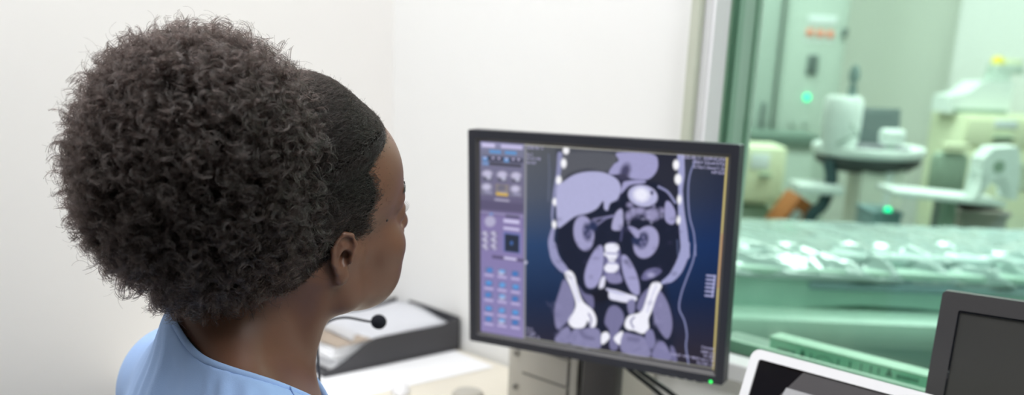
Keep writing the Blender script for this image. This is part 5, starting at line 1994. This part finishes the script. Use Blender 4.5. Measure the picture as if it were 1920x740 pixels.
UA = [np.arange(TP[0] - 0.17, TP[0] + 0.17, 0.0034), np.arange(TP[1] - 0.14, TP[1] + 0.16, 0.0034), np.arange(TP[2] - 0.24, TP[2] + 0.07, 0.003)]
uo, _, _ = sdf_mesh('undershirt', under_sdf, UA, M['under'], per)
uo['label'] = 'black undershirt edge showing inside the neck'
bm = B()
q0_ = (on_shirt(TRm.T @ (ring[np.argmin(np.abs(proj(ring)[:, 0] - 540) + 1e4 * (proj(ring)[:, 2] > 0.97))] - TP)) - TP) @ TRm
pts = [on_shirt(q0_ + np.array([0.10 * t, -0.012 * t, -0.045 * t]), 0.0007) - PBASE for t in np.linspace(0, 1, 14)]
tube(bm, pts, 0.0008, 6)
obj('shoulder_seam', bm, M['scrub'], per, smooth=True)


def trouser_sdf(W):
    Q = (W - TP) @ TRm
    A = Q.copy(); A[:, 0] = np.abs(A[:, 0])
    d = ell(Q, (0, 0.0, -0.495), (0.165, 0.125, 0.105))
    d = smin(d, cap(A, (0.085, 0.0, -0.515), (0.115, 0.40, -0.505), 0.085, 0.058), 0.05)
    d = smin(d, cap(A, (0.115, 0.40, -0.505), (0.115, 0.385, FLZ + 0.085), 0.056, 0.045), 0.03) - 0.007
    d = np.maximum(d, Q[:, 2] + 0.44)
    return np.maximum(d, -(Q[:, 2] - FLZ - 0.09))


GA = [np.arange(TP[0] - 0.22, TP[0] + 0.22, 0.007), np.arange(TP[1] - 0.18, TP[1] + 0.52, 0.007), np.arange(0.06, TP[2] - 0.40, 0.007)]
sdf_mesh('trousers', trouser_sdf, GA, M['scrub'], per)


def shoe_sdf(W):
    Q = (W - TP) @ TRm
    A = Q.copy(); A[:, 0] = np.abs(A[:, 0])
    d = cap(A, (0.115, 0.365, FLZ + 0.045), (0.125, 0.53, FLZ + 0.032), 0.046, 0.036)
    d = np.maximum(d, -(Q[:, 2] - FLZ - 0.001))
    return np.maximum(d, Q[:, 2] - FLZ - 0.075)


for s in (-1, 1):
    GB = [np.arange(0, 0.2, 0.005) * s + TP[0] + s * 0.02 + 0.05, None, None]
    lo_x = TP[0] + (0.02 if s > 0 else -0.22) + 0.05
    GB = [np.arange(lo_x, lo_x + 0.24, 0.005), np.arange(TP[1] + 0.25, TP[1] + 0.62, 0.005), np.arange(-0.01, 0.09, 0.004)]
    sdf_mesh('shoe', (lambda s_: lambda W: np.maximum(shoe_sdf(W), -s_ * ((W - TP) @ TRm)[:, 0]))(s), GB, M['white'], per)

# --- scalp hair: a close cap, thin at the hairline
PUFF_C = at(384, 322, 0.880)
PUFF_R = 0.1175
ATT = hw((0, -0.098, 0.062))                      # where the hair is tied


def hair_depth(W):
    """how far inside the hairline (m), positive where hair grows"""
    P = (W - HP) @ HR
    x, y, z = np.abs(P[:, 0]), P[:, 1], P[:, 2]
    fl = np.interp(z, [-0.05, 0.0, 0.02, 0.06, 0.078, 0.088, 0.095, 0.105], [0.022, 0.026, 0.034, 0.036, 0.034, 0.046, 0.060, 0.074])
    front = fl + 0.003 * np.sin(z * 140) - y
    side = z - np.interp(y, [-0.10, -0.05, -0.022, -0.008, 0.004, 0.03], [-0.105, -0.064, -0.034, 0.002, 0.008, 0.003])
    nape = z + 0.092
    return np.minimum(np.minimum(front * 0.85, side * 0.8), nape)


def cap_sdf(W):
    d = head_sdf(W, False)
    h = hair_depth(W)
    t = np.clip((h - 0.006) / 0.060, 0, 1)
    t = t * t * (3 - 2 * t)
    P = (W - HP) @ HR
    topk = np.clip((P[:, 2] - 0.02) / 0.10, 0, 1)
    thick = -0.0015 * np.clip(1 - h / 0.012, 0, 1) + (0.008 + 0.011 * topk) * t
    d = d - thick
    return np.maximum(d, -(h + 0.012))


CA = [np.arange(HP[0] - 0.12, HP[0] + 0.13, 0.0026), np.arange(HP[1] - 0.145, HP[1] + 0.13, 0.0026), np.arange(HP[2] - 0.11, HP[2] + 0.175, 0.0026)]


def cap_post(V):
    d = hair_depth(V)
    P = (V - HP) @ HR
    w_ = P - np.array([0, -0.098, 0.062])
    n_ = P / np.linalg.norm(P, axis=1)[:, None]
    bump_ = noise3(P, 160, 9) * 0.0010 + noise3(P, 420, 10) * 0.0007
    return V + ((n_ * (bump_ * np.clip(d / 0.02, 0, 1))[:, None]) @ HR.T)


co_, CV, CQ = sdf_mesh('scalp_hair', cap_sdf, CA, M['cap'], per, cap_post)


def strands(name, P, rad, m, parent):
    """P: list/array (n, k, 3) of strand points; rad (n,k)"""
    n, k, _ = P.shape
    hc = bpy.data.hair_curves.new(name)
    hc.add_curves([k] * n)
    hc.attributes['position'].data.foreach_set('vector', (P - PBASE).astype(np.float32).ravel())
    ra = hc.attributes.get('radius') or hc.attributes.new('radius', 'FLOAT', 'POINT')
    ra.data.foreach_set('value', rad.astype(np.float32).ravel())
    hc.materials.append(m)
    o = bpy.data.objects.new(name, hc)
    COL.objects.link(o)
    o.parent = parent
    return o


def grad(fn, P, eps=6e-4):
    d0 = fn(P)
    g = np.stack([fn(P + np.eye(3)[i] * eps) - d0 for i in range(3)], -1) / eps
    return d0, g / (np.linalg.norm(g, axis=1)[:, None] + 1e-9)


rs = np.random.default_rng(21)
# strands combed back over the scalp
v0 = CV[CQ[:, 0]]; v1 = CV[CQ[:, 1]]; v2 = CV[CQ[:, 2]]
fa = np.linalg.norm(np.cross(v1 - v0, v2 - v0), axis=1)
fc = (v0 + v2) / 2
hd = hair_depth(fc)
dsurf = head_sdf(fc, False)
okf = (hd > -0.0038) & (dsurf > -0.004)
pf_ = np.where(okf, fa * np.clip((hd + 0.004) / 0.016, 0.06, 1), 0); pf_ /= pf_.sum()
NS = 34000
sel = rs.choice(len(fc), NS, p=pf_)
st = fc[sel] + rs.normal(0, 0.001, (NS, 3))
KS = 12
step = rs.uniform(0.0022, 0.0040, NS)[:, None]
P = np.zeros((NS, KS, 3))
cur = st.copy()
wv1, wv2 = rs.uniform(0, 6.28, NS), rs.uniform(0, 6.28, NS)
fq = rs.uniform(0.9, 1.9, NS)
lift = rs.uniform(0.0008, 0.0042, NS)
for k in range(KS):
    d0, g = grad(cap_sdf, cur)
    tgt = lift * (0.35 + 0.65 * k / KS) * np.clip((hair_depth(cur) + 0.006) / 0.02, 0.15, 1)
    cur = cur - g * np.clip(d0 - tgt, -0.004, 0.004)[:, None]
    dr = ATT - cur
    dr /= np.linalg.norm(dr, axis=1)[:, None]
    dr -= g * (dr * g).sum(1)[:, None]
    dr /= np.linalg.norm(dr, axis=1)[:, None] + 1e-6
    sdv = np.cross(dr, g)
    amp = 0.0014
    P[:, k] = cur + sdv * (np.sin(k * fq + wv1) * amp)[:, None] + g * (np.sin(k * fq * 1.1 + wv2) * amp * 0.8)[:, None]
    cur = cur + dr * step
R_ = np.linspace(0.00016, 0.00008, KS)[None] * np.ones((NS, 1))
strands('combed_strands', P, R_, M['strand'], per)

# short frizz standing off the scalp and along the hairline
NF = 7600
pf2 = np.where((hd > -0.011) & (dsurf > -0.004), fa * np.where(hd < 0.004, 1.5, 0.9), 0); pf2 /= pf2.sum()
sel = rs.choice(len(fc), NF, p=pf2)
st = fc[sel]
d0, g = grad(cap_sdf, st)
KF = 9
P = np.zeros((NF, KF, 3))
L = rs.uniform(0.003, 0.0095, NF) * np.clip((hair_depth(st) + 0.012) / 0.03, 0.35, 1)
back = ATT - st; back /= np.linalg.norm(back, axis=1)[:, None]
d1 = g * rs.uniform(0.25, 0.8, NF)[:, None] + back * rs.uniform(0.2, 1.0, NF)[:, None] + rs.normal(0, 0.35, (NF, 3))
d1 /= np.linalg.norm(d1, axis=1)[:, None]
a_ = np.cross(d1, rs.normal(size=(NF, 3))); a_ /= np.linalg.norm(a_, axis=1)[:, None]
b_ = np.cross(d1, a_)
ph = rs.uniform(0, 6.28, NF)
for k in range(KF):
    t = k / (KF - 1)
    an = ph + t * rs.uniform(4, 6, NF)
    P[:, k] = st + d1 * (L * t)[:, None] + (a_ * np.cos(an)[:, None] + b_ * np.sin(an)[:, None]) * (0.0016 * t)
strands('frizz', P, np.linspace(0.00011, 0.00005, KF)[None] * np.ones((NF, 1)), M['strand'], per)

# --- the big curly puff
KC = 44


def puff_scale(D):
    """outline of the puff by direction: slightly lumpy ball"""
    e1_ = D @ RC[:, 0]
    e2_ = -(D @ RC[:, 1])
    s = 1.0 + 0.035 * noise3(D, 5.0, 31) + 0.055 * noise3(D, 10.0, 32) + 0.045 * noise3(D, 21.0, 33)
    s = s * (1 + 0.10 * e2_ ** 2)
    return s


bm = B()
bmesh.ops.create_icosphere(bm, subdivisions=5, radius=1.0)
cvs = np.array([v.co[:] for v in bm.verts])
sc_ = puff_scale(cvs) * PUFF_R * (0.75 + 0.035 * noise3(cvs, 22, 40) + 0.02 * noise3(cvs, 60, 41))
for v, s_ in zip(bm.verts, sc_):
    v.co = Vector(np.array(v.co) * s_ + PUFF_C - PBASE)
puff = obj('ponytail_puff', bm, M['cap'], per, smooth=True)
puff['label'] = 'big round puff of dark curly hair'
# tie
bm = B()
tie_c = ATT * 0.62 + PUFF_C * 0.38
axd = Vector(PUFF_C - ATT).normalized()
lathe(bm, [(0.040, -0.008), (0.046, -0.004), (0.046, 0.004), (0.040, 0.008), (0.030, 0.0), (0.040, -0.008)], 32, c=tie_c - PBASE, mat3=axd.to_track_quat('Z', 'Y').to_matrix())
obj('hair_tie', bm, M['under'], per, smooth=True)


def locks(N, per_lock, r_in, r_out, hr, turns, radius, spread, seed, fly=0.0):
    r = np.random.default_rng(seed)
    D = r.normal(size=(N, 3)); D /= np.linalg.norm(D, axis=1)[:, None]
    # leave out the side that sits against the scalp
    tohead = (ATT - PUFF_C) / np.linalg.norm(ATT - PUFF_C)
    keep = (D @ tohead) < 0.93
    D = D[keep]; N = len(D)
    S_ = puff_scale(D) * PUFF_R
    ro = S_ * r.uniform(*r_out, N)
    ri = S_ * r.uniform(*r_in, N)
    # each lock leans sideways on its way out
    lean = np.cross(D, r.normal(size=(N, 3))); lean /= np.linalg.norm(lean, axis=1)[:, None]
    side = np.cross(D, lean)
    H = r.uniform(*hr, N)
    T = r.uniform(*turns, N) * r.choice([-1, 1], N)
    ph = r.uniform(0, 6.28, N)
    n_all = N * per_lock
    P = np.zeros((N, per_lock, KC, 3))
    t = np.linspace(0, 1, KC)
    thm = r.uniform(0.35, 1.0, N) * spread              # how far each lock turns over at its end
    for j in range(per_lock):
        jh = H * r.uniform(0.86, 1.14, N)
        jp = ph + r.normal(0, 0.20, N)
        jo = r.normal(0, 0.0008, (N, 3))
        jT = T * r.uniform(0.96, 1.04, N)
        jl = ro - ri + r.normal(0, 0.0015, N)
        for k in range(KC):
            tk = t[k]
            an = jp + jT * 6.2832 * tk
            env = jh * (0.55 + 0.45 * tk)
            th = thm * tk ** 1.5
            ct, st_ = np.cos(th)[:, None], np.sin(th)[:, None]
            rise = (jl * tk * (1 - 0.12 * tk * thm))[:, None]
            slide = (jl * thm * 0.55 * tk * tk)[:, None]
            c_ = D * (ri[:, None] + rise) + lean * slide
            up = lean * ct - D * st_
            P[:, j, k] = PUFF_C + c_ + jo + up * (env * np.cos(an))[:, None] + side * (env * np.sin(an))[:, None]
    P = P.reshape(-1, KC, 3)
    rad = (np.linspace(1.0, 0.55, KC)[None] * r.uniform(0.75, 1.2, (len(P), 1))) * radius
    return P, rad


LOCKS = [
    # N, hairs per lock, start, end, helix radius, turns, hair radius, lean
    (2700, 9, (0.64, 0.80), (0.92, 1.04), (0.0042, 0.0068), (2.0, 3.6), 0.00021, 1.5, 51),
    (1500, 6, (0.62, 0.78), (0.96, 1.07), (0.0034, 0.0060), (2.2, 3.8), 0.00020, 1.5, 52),
    (900, 1, (0.72, 0.90), (1.00, 1.12), (0.0040, 0.0075), (1.4, 2.8), 0.00012, 1.6, 53),
]
PP, RR = [], []
for a in LOCKS:
    p_, r_ = locks(*a)
    # nothing may run into the skin of neck and back
    PP.append(p_); RR.append(r_)
PP = np.concatenate(PP); RR = np.concatenate(RR)
strands('curls', PP, RR, M['curl'], per)

# --- stool under the person
sx_, sy_ = tw((0, -0.01, 0))[:2]
stz = TP[2] - 0.6105
stl = empty('stool', (sx_, sy_, 0.0), 'round grey swivel stool under the seated person', 'stool')
bm = B(); lathe(bm, [(0, stz - 0.07), (0.17, stz - 0.07), (0.185, stz - 0.055), (0.185, stz - 0.02), (0.165, stz), (0, stz + 0.0)], 40); obj('seat', bm, M['stool'], stl, angle=40)
bm = B(); lathe(bm, [(0, 0.08), (0.028, 0.08), (0.028, stz - 0.07), (0, stz - 0.07)], 24); obj('column', bm, M['steel'], stl, angle=40)
for k in range(5):
    a = 2 * PI * k / 5 + 0.3
    bm = B(); tube(bm, [(0, 0, 0.10), (0.12 * math.cos(a), 0.12 * math.sin(a), 0.085), (0.25 * math.cos(a), 0.25 * math.sin(a), 0.06)], [0.024, 0.02, 0.014], 10)
    lg = obj('leg', bm, M['steel'], stl, smooth=True)
    bm = B(); bmesh.ops.create_uvsphere(bm, u_segments=14, v_segments=10, radius=0.027)
    bmesh.ops.translate(bm, verts=bm.verts, vec=(0.25 * math.cos(a), 0.25 * math.sin(a), 0.0275)); obj('caster', bm, M['black'], lg, smooth=True)
